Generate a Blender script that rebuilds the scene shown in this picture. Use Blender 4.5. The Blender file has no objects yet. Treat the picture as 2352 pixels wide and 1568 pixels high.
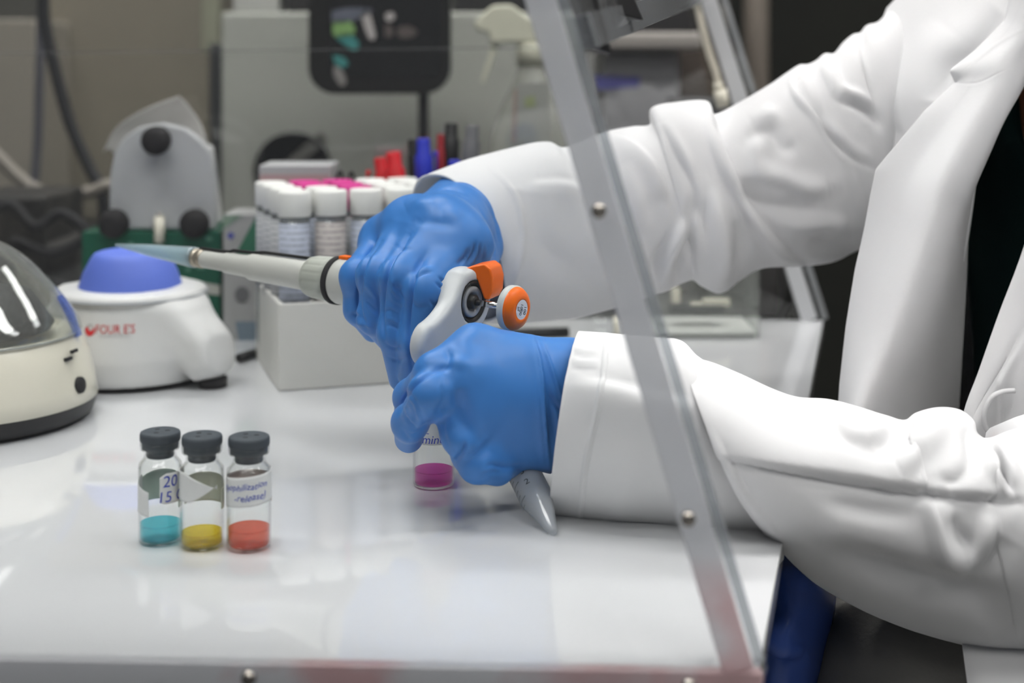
import bpy, math, random
import numpy as np
from mathutils import Vector, Matrix
random.seed(5); np.random.seed(5)
SC = bpy.context.scene
COL = SC.collection
F = 3267.0            # focal length in pixels (50 mm on a 36 mm wide sensor, 2352 px)
PX0, HY = 1176.0, 137.0   # column of the optical axis, row of the horizon
ZT = 0.95             # height of the hood's white base above the floor
ZC = ZT + 0.224       # camera height
PI = math.pi

def P(px, py, Y):     # point of the room at depth Y seen at that pixel
    return np.array([(px - PX0) / F * Y, Y, ZC - (py - HY) / F * Y])
def PT(px, py, z=0.0):  # point at height z above the base
    return P(px, py, (0.224 - z) * F / (py - HY))
def W(x, y, z): return np.array([x, y, ZT + z])
def proj(V):
    return PX0 + F * V[:, 0] / V[:, 1], HY + F * (ZC - V[:, 2]) / V[:, 1]

# ------------------------------------------------------------------ materials
MATS = {}
def mat(name, color, rough=0.5, metal=0.0, spec=0.5, bump=None, trans=0.0, ior=1.45, coat=0.0, sheen=0.0, emit=None, noise=None, sss=0.0):
    if name in MATS: return MATS[name]
    m = bpy.data.materials.new(name); m.use_nodes = True
    nt = m.node_tree; b = nt.nodes['Principled BSDF']
    b.inputs['Base Color'].default_value = (*color, 1)
    b.inputs['Roughness'].default_value = rough
    b.inputs['Metallic'].default_value = metal
    b.inputs['Specular IOR Level'].default_value = spec
    b.inputs['IOR'].default_value = ior
    b.inputs['Transmission Weight'].default_value = trans
    b.inputs['Coat Weight'].default_value = coat
    b.inputs['Sheen Weight'].default_value = sheen
    if sss:
        b.inputs['Subsurface Weight'].default_value = sss
        b.inputs['Subsurface Radius'].default_value = (0.01, 0.01, 0.01)
        b.inputs['Subsurface Scale'].default_value = 1.0
    if emit:
        b.inputs['Emission Color'].default_value = (*emit[0], 1); b.inputs['Emission Strength'].default_value = emit[1]
    tc = None
    if bump or noise: tc = nt.nodes.new('ShaderNodeTexCoord')
    if bump:
        n = nt.nodes.new('ShaderNodeTexNoise'); n.inputs['Scale'].default_value = bump[0]; n.inputs['Detail'].default_value = 3
        bp = nt.nodes.new('ShaderNodeBump'); bp.inputs['Strength'].default_value = bump[1]; bp.inputs['Distance'].default_value = bump[2]
        nt.links.new(tc.outputs['Object'], n.inputs['Vector']); nt.links.new(n.outputs['Fac'], bp.inputs['Height'])
        nt.links.new(bp.outputs['Normal'], b.inputs['Normal'])
    if noise:   # (scale, second colour, lo, hi)
        n = nt.nodes.new('ShaderNodeTexNoise'); n.inputs['Scale'].default_value = noise[0]; n.inputs['Detail'].default_value = 4
        r = nt.nodes.new('ShaderNodeValToRGB')
        r.color_ramp.elements[0].position = noise[2]; r.color_ramp.elements[0].color = (*color, 1)
        r.color_ramp.elements[1].position = noise[3]; r.color_ramp.elements[1].color = (*noise[1], 1)
        nt.links.new(tc.outputs['Object'], n.inputs['Vector']); nt.links.new(n.outputs['Fac'], r.inputs['Fac'])
        nt.links.new(r.outputs['Color'], b.inputs['Base Color'])
    MATS[name] = m; return m

def clear(name, tint=(.96, .97, .97), ior=1.49, rough=0.02, body=None, bodyfac=0.0, edge=0.0, gloss=(1, 1, 1)):
    """thin clear sheet: transparent + fresnel reflection, optional milky body, edge = silhouettes read as greyer glass"""
    if name in MATS: return MATS[name]
    m = bpy.data.materials.new(name); m.use_nodes = True
    nt = m.node_tree; nt.nodes.clear()
    out = nt.nodes.new('ShaderNodeOutputMaterial')
    tr = nt.nodes.new('ShaderNodeBsdfTransparent'); tr.inputs['Color'].default_value = (*tint, 1)
    gl = nt.nodes.new('ShaderNodeBsdfGlossy'); gl.inputs['Roughness'].default_value = rough; gl.inputs['Color'].default_value = (*gloss, 1)
    # fresnel reflection that reads the same from both sides of the sheet (Schlick)
    ge = nt.nodes.new('ShaderNodeNewGeometry'); dt = nt.nodes.new('ShaderNodeVectorMath'); dt.operation = 'DOT_PRODUCT'
    nt.links.new(ge.outputs['Normal'], dt.inputs[0]); nt.links.new(ge.outputs['Incoming'], dt.inputs[1])
    def mth(op, a, b=None):
        n = nt.nodes.new('ShaderNodeMath'); n.operation = op; n.use_clamp = op in ('SUBTRACT',)
        for i, q in enumerate((a, b)):
            if q is None: continue
            if isinstance(q, (int, float)): n.inputs[i].default_value = q
            else: nt.links.new(q, n.inputs[i])
        return n.outputs[0]
    cs = mth('ABSOLUTE', dt.outputs['Value']); om = mth('SUBTRACT', 1.0, cs)
    f0 = ((ior-1)/(ior+1))**2
    frs = mth('ADD', mth('MULTIPLY', mth('POWER', om, 5.0), 1-f0), f0)
    cur = tr.outputs[0]
    if body:
        df = nt.nodes.new('ShaderNodeBsdfDiffuse'); df.inputs['Color'].default_value = (*body, 1)
        tl = nt.nodes.new('ShaderNodeBsdfTranslucent'); tl.inputs['Color'].default_value = (*body, 1)
        a = nt.nodes.new('ShaderNodeMixShader'); a.inputs[0].default_value = .4
        nt.links.new(df.outputs[0], a.inputs[1]); nt.links.new(tl.outputs[0], a.inputs[2])
        mx = nt.nodes.new('ShaderNodeMixShader'); mx.inputs[0].default_value = bodyfac
        nt.links.new(cur, mx.inputs[1]); nt.links.new(a.outputs[0], mx.inputs[2]); cur = mx.outputs[0]
    if edge:
        pw = nt.nodes.new('ShaderNodeMath'); pw.operation = 'POWER'; pw.inputs[1].default_value = 5
        mu = nt.nodes.new('ShaderNodeMath'); mu.operation = 'MULTIPLY'; mu.inputs[1].default_value = edge
        nt.links.new(om, pw.inputs[0]); nt.links.new(pw.outputs[0], mu.inputs[0])
        de = nt.nodes.new('ShaderNodeBsdfDiffuse'); de.inputs['Color'].default_value = (.32, .34, .34, 1)
        mx = nt.nodes.new('ShaderNodeMixShader'); nt.links.new(mu.outputs[0], mx.inputs[0])
        nt.links.new(cur, mx.inputs[1]); nt.links.new(de.outputs[0], mx.inputs[2]); cur = mx.outputs[0]
    mx = nt.nodes.new('ShaderNodeMixShader')
    nt.links.new(frs, mx.inputs[0]); nt.links.new(cur, mx.inputs[1]); nt.links.new(gl.outputs[0], mx.inputs[2])
    nt.links.new(mx.outputs[0], out.inputs['Surface'])
    MATS[name] = m; return m

M_GLOVE = mat('nitrile_glove', (.046, .215, .61), .42, spec=.45, bump=(160, .10, .0006))
M_GLOVE2 = mat('nitrile_fold', (.03, .13, .68), .40, spec=.45)
M_COAT = mat('coat_cotton', (.80, .80, .81), .85, spec=.15, bump=(260, .10, .0006), sheen=.1)
M_COATIN = M_COAT
M_BASE = mat('white_laminate', (.67, .68, .695), .035, spec=1.0, coat=.35)
M_SWEATER = mat('dark_green_knit', (.002, .010, .010), .95, spec=.1, bump=(700, .5, .001))
M_TROUSER = mat('dark_grey_twill', (.20, .195, .185), .9, spec=.15, bump=(350, .3, .001))
M_SKIN = mat('skin', (.20, .085, .045), .55, spec=.35, bump=(200, .1, .0005))
M_ACRYL = clear('clear_acrylic', (.975, .98, .98))
M_STRIP = clear('acrylic_strip', (.92, .93, .94), body=(.93, .94, .96), bodyfac=.70, rough=.08)
M_EDGE = clear('acrylic_edge', (.75, .77, .79), body=(.82, .84, .86), bodyfac=.30, rough=.1)
M_STEEL = mat('steel', (.45, .42, .38), .25, metal=1)
M_CHROME = mat('chrome', (.75, .75, .76), .08, metal=1)
M_GLASS = clear('vial_glass', (.99, .995, .99), ior=1.45, edge=.62)
M_RUBBER = mat('grey_rubber', (.060, .072, .085), .6, spec=.35, bump=(300, .15, .0004))
M_LABEL = mat('label_paper', (.76, .77, .76), .8, spec=.2)
M_INK = mat('blue_ink', (.03, .06, .50), .7)
M_PIP = mat('pipette_grey', (.55, .555, .52), .42, spec=.4)
M_PIPH = mat('pipette_handle', (.60, .62, .63), .33, spec=.45)
M_ORANGE = mat('orange_plastic', (1.0, .165, .0), .36, spec=.45)
M_BLACK = mat('black_plastic', (.010, .010, .011), .45)
M_BLACKR = mat('black_rubber', (.014, .013, .014), .75)
M_CREAM = mat('cream_plastic', (.72, .69, .58), .25, spec=.5)
M_WHITEP = mat('white_plastic', (.68, .68, .67), .35, spec=.45)
M_TUBECAP = mat('white_cap', (.82, .82, .79), .5)
M_MAG = mat('magenta_cap', (.62, .03, .26), .5)
M_PTUBE = clear('tube_plastic', (.85, .87, .88), body=(.7, .72, .74), bodyfac=.15, rough=.15, edge=.5)

# ------------------------------------------------------------------ scene helpers
def tag(o, label=None, cat=None, group=None, kind=None):
    if label: o['label'] = label
    if cat: o['category'] = cat
    if group: o['group'] = group
    if kind: o['kind'] = kind
    return o
def wloc(o):
    l = Vector((0, 0, 0))
    while o is not None: l = l + o.location; o = o.parent
    return l
def thing(name, base, label, cat, group=None):
    o = bpy.data.objects.new(name, None); o.empty_display_size = .02; COL.objects.link(o)
    o.location = Vector([float(v) for v in base]); return tag(o, label, cat, group)
def mesh(name, V, Fc, m, parent=None, smooth=True, bevel=0.0, sub=0, auto=None, solid=0.0, origin=None):
    V = np.asarray(V, float)
    if parent is not None: off = np.array(wloc(parent))
    else: off = np.asarray(origin, float) if origin is not None else np.array([V[:, 0].mean(), V[:, 1].mean(), V[:, 2].min()])
    loc = np.zeros(3) if parent is not None else off
    me = bpy.data.meshes.new(name)
    me.from_pydata([tuple(v) for v in (V - off)], [], [tuple(int(i) for i in f) for f in Fc]); me.update()
    import bmesh
    bm = bmesh.new(); bm.from_mesh(me); bmesh.ops.recalc_face_normals(bm, faces=bm.faces); bm.to_mesh(me); bm.free()
    if smooth: me.polygons.foreach_set('use_smooth', [True] * len(me.polygons))
    ml = m if isinstance(m, (list, tuple)) else [m]
    for k in ml: me.materials.append(k)
    o = bpy.data.objects.new(name, me); COL.objects.link(o)
    o.location = loc
    if parent is not None: o.parent = parent
    if solid:
        s = o.modifiers.new('solid', 'SOLIDIFY'); s.thickness = solid; s.offset = 0
    if bevel:
        b = o.modifiers.new('bevel', 'BEVEL'); b.width = bevel; b.segments = 3; b.limit_method = 'ANGLE'; b.angle_limit = math.radians(35)
        b.harden_normals = False
        if smooth:
            w = o.modifiers.new('wn', 'WEIGHTED_NORMAL'); w.keep_sharp = True
    if sub:
        s = o.modifiers.new('sub', 'SUBSURF'); s.levels = sub; s.render_levels = sub
    return o
class MB:
    def __init__(s): s.V = []; s.F = []
    def add(s, V, Fc):
        n = len(s.V); s.V += [tuple(map(float, v)) for v in V]; s.F += [tuple(i + n for i in f) for f in Fc]; return s
    def box(s, lo, hi):
        x0, y0, z0 = lo; x1, y1, z1 = hi
        return s.add([(x0,y0,z0),(x1,y0,z0),(x1,y1,z0),(x0,y1,z0),(x0,y0,z1),(x1,y0,z1),(x1,y1,z1),(x0,y1,z1)],
                     [(0,3,2,1),(4,5,6,7),(0,1,5,4),(1,2,6,5),(2,3,7,6),(3,0,4,7)])
    def obox(s, c, ax, ay, az):   # centre + half-axis vectors
        c, ax, ay, az = map(lambda v: np.asarray(v, float), (c, ax, ay, az))
        V = [c + sx*ax + sy*ay + sz*az for sz in (-1, 1) for sx, sy in ((-1,-1),(1,-1),(1,1),(-1,1))]
        return s.add(V, [(0,3,2,1),(4,5,6,7),(0,1,5,4),(1,2,6,5),(2,3,7,6),(3,0,4,7)])
    def prism(s, poly, d):        # closed 3D polygon + extrusion vector
        poly = [np.asarray(p, float) for p in poly]; d = np.asarray(d, float); n = len(poly)
        V = poly + [p + d for p in poly]
        return s.add(V, [tuple(range(n))[::-1], tuple(range(n, 2*n))] + [(i, (i+1) % n, n + (i+1) % n, n + i) for i in range(n)])
    def lathe(s, prof, c, axis=(0, 0, 1), n=32, cap=True):
        c = np.asarray(c, float); a = np.asarray(axis, float); a = a / np.linalg.norm(a)
        u = np.cross(a, (0, 0, 1) if abs(a[2]) < .9 else (1, 0, 0)); u /= np.linalg.norm(u); v = np.cross(a, u)
        V = []; Fc = []
        for r, z in prof:
            for k in range(n):
                t = 2*PI*k/n; V.append(c + a*z + r*(math.cos(t)*u + math.sin(t)*v))
        for i in range(len(prof)-1):
            for k in range(n):
                k2 = (k+1) % n; Fc.append((i*n+k, i*n+k2, (i+1)*n+k2, (i+1)*n+k))
        if cap:
            if prof[0][0] > 1e-6: Fc.append(tuple(range(n))[::-1])
            if prof[-1][0] > 1e-6: Fc.append(tuple(range((len(prof)-1)*n, len(prof)*n)))
        return s.add(V, Fc)
    def tube(s, pts, r, n=12):
        pts = [np.asarray(p, float) for p in pts]; m = len(pts)
        rr = r if isinstance(r, (list, tuple)) else [r]*m
        V = []; Fc = []; up = None
        for i, p in enumerate(pts):
            t = pts[min(i+1, m-1)] - pts[max(i-1, 0)]; t = t/ (np.linalg.norm(t) + 1e-12)
            if up is None: up = np.cross(t, (0, 0, 1) if abs(t[2]) < .9 else (1, 0, 0))
            up = up - t*np.dot(up, t); up /= np.linalg.norm(up); w = np.cross(t, up)
            for k in range(n):
                a = 2*PI*k/n; V.append(p + rr[i]*(math.cos(a)*up + math.sin(a)*w))
        for i in range(m-1):
            for k in range(n):
                k2 = (k+1) % n; Fc.append((i*n+k, i*n+k2, (i+1)*n+k2, (i+1)*n+k))
        Fc.append(tuple(range(n))[::-1]); Fc.append(tuple(range((m-1)*n, m*n)))
        return s.add(V, Fc)
    def make(s, name, m, parent=None, **k): return mesh(name, s.V, s.F, m, parent, **k)

def spline(pts, n):
    """centripetal-ish Catmull-Rom through rows of pts (k, d) -> (n, d)"""
    pts = np.asarray(pts, float); k = len(pts)
    if k == 2:
        t = np.linspace(0, 1, n)[:, None]; return pts[0]*(1-t) + pts[1]*t
    ext = np.vstack([2*pts[0]-pts[1], pts, 2*pts[-1]-pts[-2]])
    d = np.r_[0, np.cumsum(np.sqrt(np.linalg.norm(np.diff(pts[:, :min(3, pts.shape[1])], axis=0), axis=1) ** 1.0 + 1e-9))]
    d = d/d[-1]*(k-1)
    tt = np.linspace(0, k-1, n); out = np.empty((n, pts.shape[1]))
    loc = np.interp(tt, d, np.arange(k))
    for j, t in enumerate(loc):
        i = min(int(t), k-2); f = t - i
        p0, p1, p2, p3 = ext[i], ext[i+1], ext[i+2], ext[i+3]
        m1 = (p2-p0)*.5; m2 = (p3-p1)*.5
        out[j] = (2*f**3-3*f*f+1)*p1 + (f**3-2*f*f+f)*m1 + (-2*f**3+3*f*f)*p2 + (f**3-f*f)*m2
    return out

def folds(V, N, fl, gain=1.0):
    """push cloth along its normal by creases given as polylines over the garment as it lies in view"""
    px, py = proj(V); face = np.clip((-N[:, 1] + .35)/.6, 0, 1)
    D = np.zeros(len(V))
    for pts, amp, wl, wr in fl:
        amp = amp*gain
        q = spline(pts, max(12, 8*len(pts)))
        bd = np.full(len(V), 1e9); bs = np.zeros(len(V)); bt = np.zeros(len(V)); m = len(q)-1
        for i in range(m):
            a, b = q[i], q[i+1]; ab = b-a; L = ab@ab + 1e-9
            ax = px-a[0]; ay = py-a[1]; t = np.clip((ax*ab[0]+ay*ab[1])/L, 0, 1)
            dx = ax-t*ab[0]; dy = ay-t*ab[1]; d = np.hypot(dx, dy); up = d < bd
            bd = np.where(up, d, bd); bs = np.where(up, ab[0]*ay-ab[1]*ax, bs); bt = np.where(up, (i+t)/m, bt)
        tp = np.clip(np.sin(PI*np.clip(bt, .02, .98)), 0, 1)**.6
        D += amp*.001*tp*np.where(bs > 0, np.exp(-(bd/wr)**2), np.exp(-(bd/wl)**2))
    return V + N*(D*face)[:, None]

def gridmesh(G, closed=False):
    """G (rows, cols, 3) -> verts, quads"""
    r, c, _ = G.shape; V = G.reshape(-1, 3); Fc = []
    for i in range(r-1):
        for j in range(c if closed else c-1):
            j2 = (j+1) % c; Fc.append((i*c+j, i*c+j2, (i+1)*c+j2, (i+1)*c+j))
    return V, Fc
def gridnormals(G, closed=False):
    du = np.gradient(G, axis=0)
    dv = (np.roll(G, -1, 1) - np.roll(G, 1, 1))/2 if closed else np.gradient(G, axis=1)
    N = np.cross(du, dv); N /= np.linalg.norm(N, axis=2, keepdims=True) + 1e-12; return N

def wobble(V, amp, sc, seed=0):
    """low-frequency organic undulation, returns scalar"""
    rs = np.random.RandomState(seed); D = np.zeros(len(V))
    for k in range(7):
        d = rs.normal(size=3); d /= np.linalg.norm(d); D += np.sin(V@d*sc*(.6+.25*k) + rs.rand()*6.28)/(1+.4*k)
    return D*amp/2.5

def sleeve(name, st, m, parent, fl=(), n=150, c=110, thick=.0018, amp=.0008, seed=1, expo=2.0):
    """st rows: (top px, top py, bottom px, bottom py, depth, half thickness, skew px)"""
    S = spline(st, n)
    t = np.linspace(0, 2*PI, c, endpoint=False)
    G = np.empty((n, c, 3))
    ct = np.sign(np.cos(t))*np.abs(np.cos(t))**(2/expo); stn = np.sign(np.sin(t))*np.abs(np.sin(t))**(2/expo)
    for i, s in enumerate(S):
        mx, my = (s[0]+s[2])/2, (s[1]+s[3])/2; hx, hy = (s[0]-s[2])/2, (s[1]-s[3])/2
        for j in range(c):
            G[i, j] = P(mx + hx*ct[j] + s[6]*stn[j], my + hy*ct[j], s[4] - s[5]*stn[j])
    N = gridnormals(G, True)
    cen = G.mean(axis=1, keepdims=True)
    if ((G-cen)*N).sum() < 0: N = -N
    V = G.reshape(-1, 3); Nf = N.reshape(-1, 3)
    V = V + Nf*wobble(V, amp, 60, seed)[:, None]
    V = folds(V, Nf, fl, 2.3)
    V, Fc = gridmesh(V.reshape(G.shape), True)
    return mesh(name, V, Fc, m, parent, solid=thick)

def lerp(pts, n):
    pts = np.asarray(pts, float); k = len(pts); t = np.linspace(0, k-1, n)
    return np.stack([np.interp(t, np.arange(k), pts[:, i]) for i in range(pts.shape[1])], 1)
def sheet(name, rows, m, parent, fl=(), n=90, c=60, thick=.0018, amp=.0006, seed=3, lin=0):
    """rows: list of rows of (px, py, Y)"""
    R = np.array([spline(r, c) for r in rows]); G = np.empty((n, c, 3))
    for j in range(c): G[:, j] = lerp(R[:, j], n) if lin else spline(R[:, j], n)
    for _ in range(lin): G[1:-1] = G[1:-1]*.5 + G[:-2]*.25 + G[2:]*.25
    wc = np.clip((np.arange(c)/c-.04)/.22, 0, 1)[None, :, None]*.5 if lin else 0
    for _ in range(160 if lin else 0): G[1:-1, :, :2] = G[1:-1, :, :2]*(1-wc) + (G[:-2, :, :2]+G[2:, :, :2])*.5*wc
    for _ in range(140 if lin else 0): G[1:-1, :, 2] = G[1:-1, :, 2]*.5 + G[:-2, :, 2]*.25 + G[2:, :, 2]*.25
    W3 = np.array([P(*g) for g in G.reshape(-1, 3)]).reshape(n, c, 3)
    N = gridnormals(W3)
    if N[..., 1].mean() > 0: N = -N
    V = W3.reshape(-1, 3); Nf = N.reshape(-1, 3)
    V = V + Nf*wobble(V, amp, 60, seed)[:, None]
    V = folds(V, Nf, fl, 2.3)
    V, Fc = gridmesh(V.reshape(n, c, 3))
    return mesh(name, V, Fc, m, parent, solid=thick)

# ------------------------------------------------------------------ signed-distance modelling
def smin(a, b, k):
    if np.isscalar(k) and k <= 0: return np.minimum(a, b)
    h = np.clip(.5 + .5*(b-a)/k, 0, 1); return b*(1-h) + a*h - k*h*(1-h)
def cone(p, a, b, ra, rb):
    a = np.asarray(a); ab = np.asarray(b) - a; L = ab@ab + 1e-12
    t = np.clip(((p-a)@ab)/L, 0, 1); return np.linalg.norm(p - a - t[:, None]*ab, axis=1) - (ra + t*(rb-ra))
def chain(p, pts, k=.003):
    d = None
    for i in range(len(pts)-1):
        e = cone(p, pts[i][0], pts[i+1][0], pts[i][1], pts[i+1][1]); d = e if d is None else smin(d, e, k)
    return d
def ellipsoid(p, c, r, R=None):
    q = p - np.asarray(c)
    if R is not None: q = q@R
    r = np.asarray(r); k0 = np.linalg.norm(q/r, axis=1); k1 = np.linalg.norm(q/(r*r), axis=1) + 1e-9
    return k0*(k0-1)/k1
def nets(f, lo, hi, h):
    lo = np.asarray(lo, float); n = np.ceil((np.asarray(hi)-lo)/h).astype(int)+1
    xs = [lo[i]+h*np.arange(n[i]) for i in range(3)]
    val = np.empty(n, np.float32); YY, ZZ = np.meshgrid(xs[1], xs[2], indexing='ij')
    step = max(1, int(400000/(n[1]*n[2])))
    for i in range(0, n[0], step):
        X = xs[0][i:i+step]; k = len(X)
        p = np.stack([np.repeat(X, YY.size), np.tile(YY.ravel(), k), np.tile(ZZ.ravel(), k)], 1)
        val[i:i+k] = f(p).reshape(k, n[1], n[2])
    ins = val < 0
    cn = n-1; cnt = np.zeros(cn, int)
    for a in (0,1):
        for b in (0,1):
            for c in (0,1): cnt += ins[a:a+cn[0], b:b+cn[1], c:c+cn[2]]
    act = (cnt > 0) & (cnt < 8); idx = -np.ones(cn, int); idx[act] = np.arange(act.sum())
    ijk = np.argwhere(act); V = lo + (ijk+.5)*h
    Fc = []
    for ax in range(3):
        o1, o2 = (ax+1) % 3, (ax+2) % 3
        sl0 = [slice(None)]*3; sl1 = [slice(None)]*3; sl0[ax] = slice(0, -1); sl1[ax] = slice(1, None)
        A = ins[tuple(sl0)]; B = ins[tuple(sl1)]; e = np.argwhere(A != B); s = A[tuple(e.T)]
        ok = (e[:, o1] > 0) & (e[:, o2] > 0) & (e[:, o1] < cn[o1]) & (e[:, o2] < cn[o2]); e = e[ok]; s = s[ok]
        def g(d1, d2):
            q = e.copy(); q[:, o1] -= d1; q[:, o2] -= d2; return idx[tuple(q.T)]
        q = np.stack([g(1,1), g(0,1), g(0,0), g(1,0)], 1); q[~s] = q[~s][:, ::-1]; Fc.append(q)
    Fc = np.vstack(Fc)
    def grad(p):
        e = h*.5; G = np.empty_like(p)
        for a in range(3):
            d = np.zeros(3); d[a] = e; G[:, a] = (f(p+d)-f(p-d))/(2*e)
        return G
    for it in range(3):
        G = grad(V); V = V - (f(V)/(np.sum(G*G, 1)+1e-6))[:, None]*G
        if it < 2:   # light relaxation
            acc = np.zeros_like(V); w = np.zeros(len(V))
            for a in range(4):
                b = (a+1) % 4
                np.add.at(acc, Fc[:, a], V[Fc[:, b]]); np.add.at(w, Fc[:, a], 1); np.add.at(acc, Fc[:, b], V[Fc[:, a]]); np.add.at(w, Fc[:, b], 1)
            V = .5*V + .5*acc/np.maximum(w, 1)[:, None]
    G = grad(V); N = G/(np.linalg.norm(G, axis=1, keepdims=True)+1e-9)
    return V, Fc, N

# ------------------------------------------------------------------ text helper
def text_mesh(txt, size, align='CENTER', shear=0.0):
    cu = bpy.data.curves.new('t', 'FONT'); cu.body = txt; cu.size = size; cu.align_x = align; cu.align_y = 'CENTER'; cu.shear = shear
    cu.resolution_u = 3
    o = bpy.data.objects.new('t', cu); COL.objects.link(o); bpy.context.view_layer.update()
    ev = o.evaluated_get(bpy.context.evaluated_depsgraph_get()); me = ev.to_mesh()
    V = np.array([v.co[:] for v in me.vertices]); Fc = [tuple(p.vertices) for p in me.polygons]
    ev.to_mesh_clear(); bpy.data.objects.remove(o); bpy.data.curves.remove(cu); return V, Fc
def text_flat(name, txt, size, o, u, v, m, parent, shear=0.0, lift=0.0, mirror=False):
    V, Fc = text_mesh(txt, size, shear=shear); o = np.asarray(o); u = np.asarray(u, float); v = np.asarray(v, float)
    u = u/np.linalg.norm(u); v = v/np.linalg.norm(v); n = np.cross(u, v)
    X = V[:, 0:1]*(-1 if mirror else 1)
    return mesh(name, o + X*u + V[:, 1:2]*v + n*lift, Fc, m, parent, smooth=False)
def text_cyl(name, txt, size, c, r, th0, z0, m, parent, slope=0.0, shear=0.0, jitter=0.0, lift=.00012):
    """text wrapped on an upright cylinder; th0 angle of its middle measured from the side facing -Y, positive to the right"""
    V, Fc = text_mesh(txt, size, shear=shear); c = np.asarray(c)
    th = th0 + V[:, 0]/r; z = z0 + V[:, 1] + slope*V[:, 0] + jitter*np.sin(V[:, 0]*900)
    return mesh(name, np.stack([c[0]+(r+lift)*np.sin(th), c[1]-(r+lift)*np.cos(th), c[2]+z], 1), Fc, m, parent, smooth=False)
def patch_cyl(name, c, r, fn_lo, fn_hi, t0, t1, m, parent, n=40, k=12, thick=.00015):
    """label wrapped on a cylinder between lower and upper edge functions of angle"""
    c = np.asarray(c); G = np.empty((n, k, 3))
    for i, t in enumerate(np.linspace(t0, t1, n)):
        a, b = fn_lo(t), fn_hi(t)
        for j in range(k):
            z = a + (b-a)*j/(k-1); G[i, j] = (c[0]+(r+.0001)*math.sin(t), c[1]-(r+.0001)*math.cos(t), c[2]+z)
    V, Fc = gridmesh(G); return mesh(name, V, Fc, m, parent, solid=thick)

def copy_tree(o, parent=None):
    c = o.copy(); COL.objects.link(c)
    if parent is not None: c.parent = parent
    for ch in [x for x in bpy.data.objects if x.parent == o]: copy_tree(ch, c)
    return c

# ================================================================== camera, light, room
cam_d = bpy.data.cameras.new('camera'); cam = bpy.data.objects.new('camera', cam_d); COL.objects.link(cam); SC.camera = cam
cam.location = (0, 0, ZC); cam.rotation_euler = (PI/2, 0, 0)
cam_d.sensor_width = 36; cam_d.lens = F*36/2352; cam_d.shift_y = -(784-HY)/2352; cam_d.clip_start = .02
cam_d.dof.use_dof = True; cam_d.dof.focus_distance = .735; cam_d.dof.aperture_fstop = 5.2; cam_d.dof.aperture_blades = 8
SC.view_settings.view_transform = 'Standard'; SC.view_settings.look = 'None'; SC.view_settings.gamma = 1; SC.view_settings.exposure = -0.14
SC.cycles.use_denoising = True
SC.cycles.max_bounces = 6; SC.cycles.diffuse_bounces = 2; SC.cycles.glossy_bounces = 3; SC.cycles.transmission_bounces = 6; SC.cycles.transparent_max_bounces = 20; SC.cycles.use_adaptive_sampling = True; SC.cycles.adaptive_threshold = .12; SC.cycles.adaptive_min_samples = 16; SC.cycles.caustics_refractive = False; SC.cycles.caustics_reflective = False
SC.cycles.sample_clamp_indirect = 6
w = bpy.data.worlds.new('room_light'); SC.world = w; w.use_nodes = True
w.node_tree.nodes['Background'].inputs[0].default_value = (.93, .96, 1, 1); w.node_tree.nodes['Background'].inputs[1].default_value = 0.12

M_WALL = mat('wall_paint', (.13, .125, .11), .8, noise=(3, (.10, .096, .085), .3, .7))
M_DARKWALL = mat('dark_wall', (.006, .007, .0055), .8, noise=(2.5, (.012, .013, .009), .35, .7))
def struct(name, lo, hi, m):
    o = MB().box(lo, hi).make(name, m, smooth=False); o['kind'] = 'structure'; return o
struct('floor', (-2.2, -2.0, -.05), (2.6, 3.4, 0), mat('floor_vinyl', (.30, .30, .29), .5, noise=(9, (.24, .24, .235), .4, .6)))
struct('wall_back', (-2.2, 3.3, 0), (.50, 3.4, 2.75), M_WALL)
struct('wall_back_dark', (.50, 3.3, 0), (2.6, 3.4, 2.75), M_DARKWALL)
struct('wall_left', (-2.2, .6, 0), (-2.1, 3.3, 2.75), M_WALL)
struct('wall_right', (2.5, .6, 0), (2.6, 3.3, 2.75), M_DARKWALL)
struct('ceiling', (-2.2, -2.2, 2.75), (2.6, 3.4, 2.8), mat('ceiling_white', (.7, .7, .69), .9))
M_LAMP = mat('lamp_diffuser', (.9, .9, .9), .6, emit=((1, .985, .96), 20))
M_LAMP2 = mat('lamp_diffuser_dim', (.9, .9, .9), .6, emit=((1, .985, .96), 9))
for k, (x, y) in enumerate([(-.55, .55), (-.55, 1.75), (1.1, .55), (1.1, 1.75), (.2, -.30), (-.9, -1.15), (1.0, -1.15)]):  # the last two are unseen lamps added for front fill
    lab = ['rectangular ceiling lamp over the hood nearest the viewer', 'rectangular ceiling lamp over the left end of the bench',
           'rectangular ceiling lamp above the person in the coat', 'rectangular ceiling lamp near the dark wall', 'rectangular ceiling lamp just behind the viewer', 'unseen fill lamp added in the ceiling far behind the viewer on the left', 'unseen fill lamp added in the ceiling far behind the viewer on the right'][k]
    t = thing('ceiling_light', (x, y, 2.75), lab, 'ceiling light', 'lamps in the ceiling')
    MB().box((x-.62, y-.17, 2.70), (x+.62, y+.17, 2.75)).make('lamp_housing', M_WHITEP, t, smooth=False)
    MB().box((x-.6, y-.15, 2.692), (x+.6, y+.15, 2.6995)).make('lamp_diffuser', M_LAMP2 if k > 3 else M_LAMP, t, smooth=False)

# ================================================================== bench and hood
bt = thing('lab_bench', (.0, 1.3, 0), 'black-topped laboratory bench carrying the clear hood', 'bench')
MB().box((-1.9, .38, ZT-.042), (.0, 2.3, ZT-.0125)).prism([W(0, .38, -.042), W(.022, .38, -.042), W(.22, 1.22, -.042), W(.50, 2.3, -.042), W(0, 2.3, -.042)], (0, 0, .0295)).make('bench_top', mat('epoxy_black', (.012, .012, .013), .35), bt, smooth=False)
MB().box((-1.85, .9, 0), (-.25, 2.25, ZT-.043)).make('cabinet_body', mat('bench_grey', (.25, .25, .25), .5), bt, smooth=False)

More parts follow.
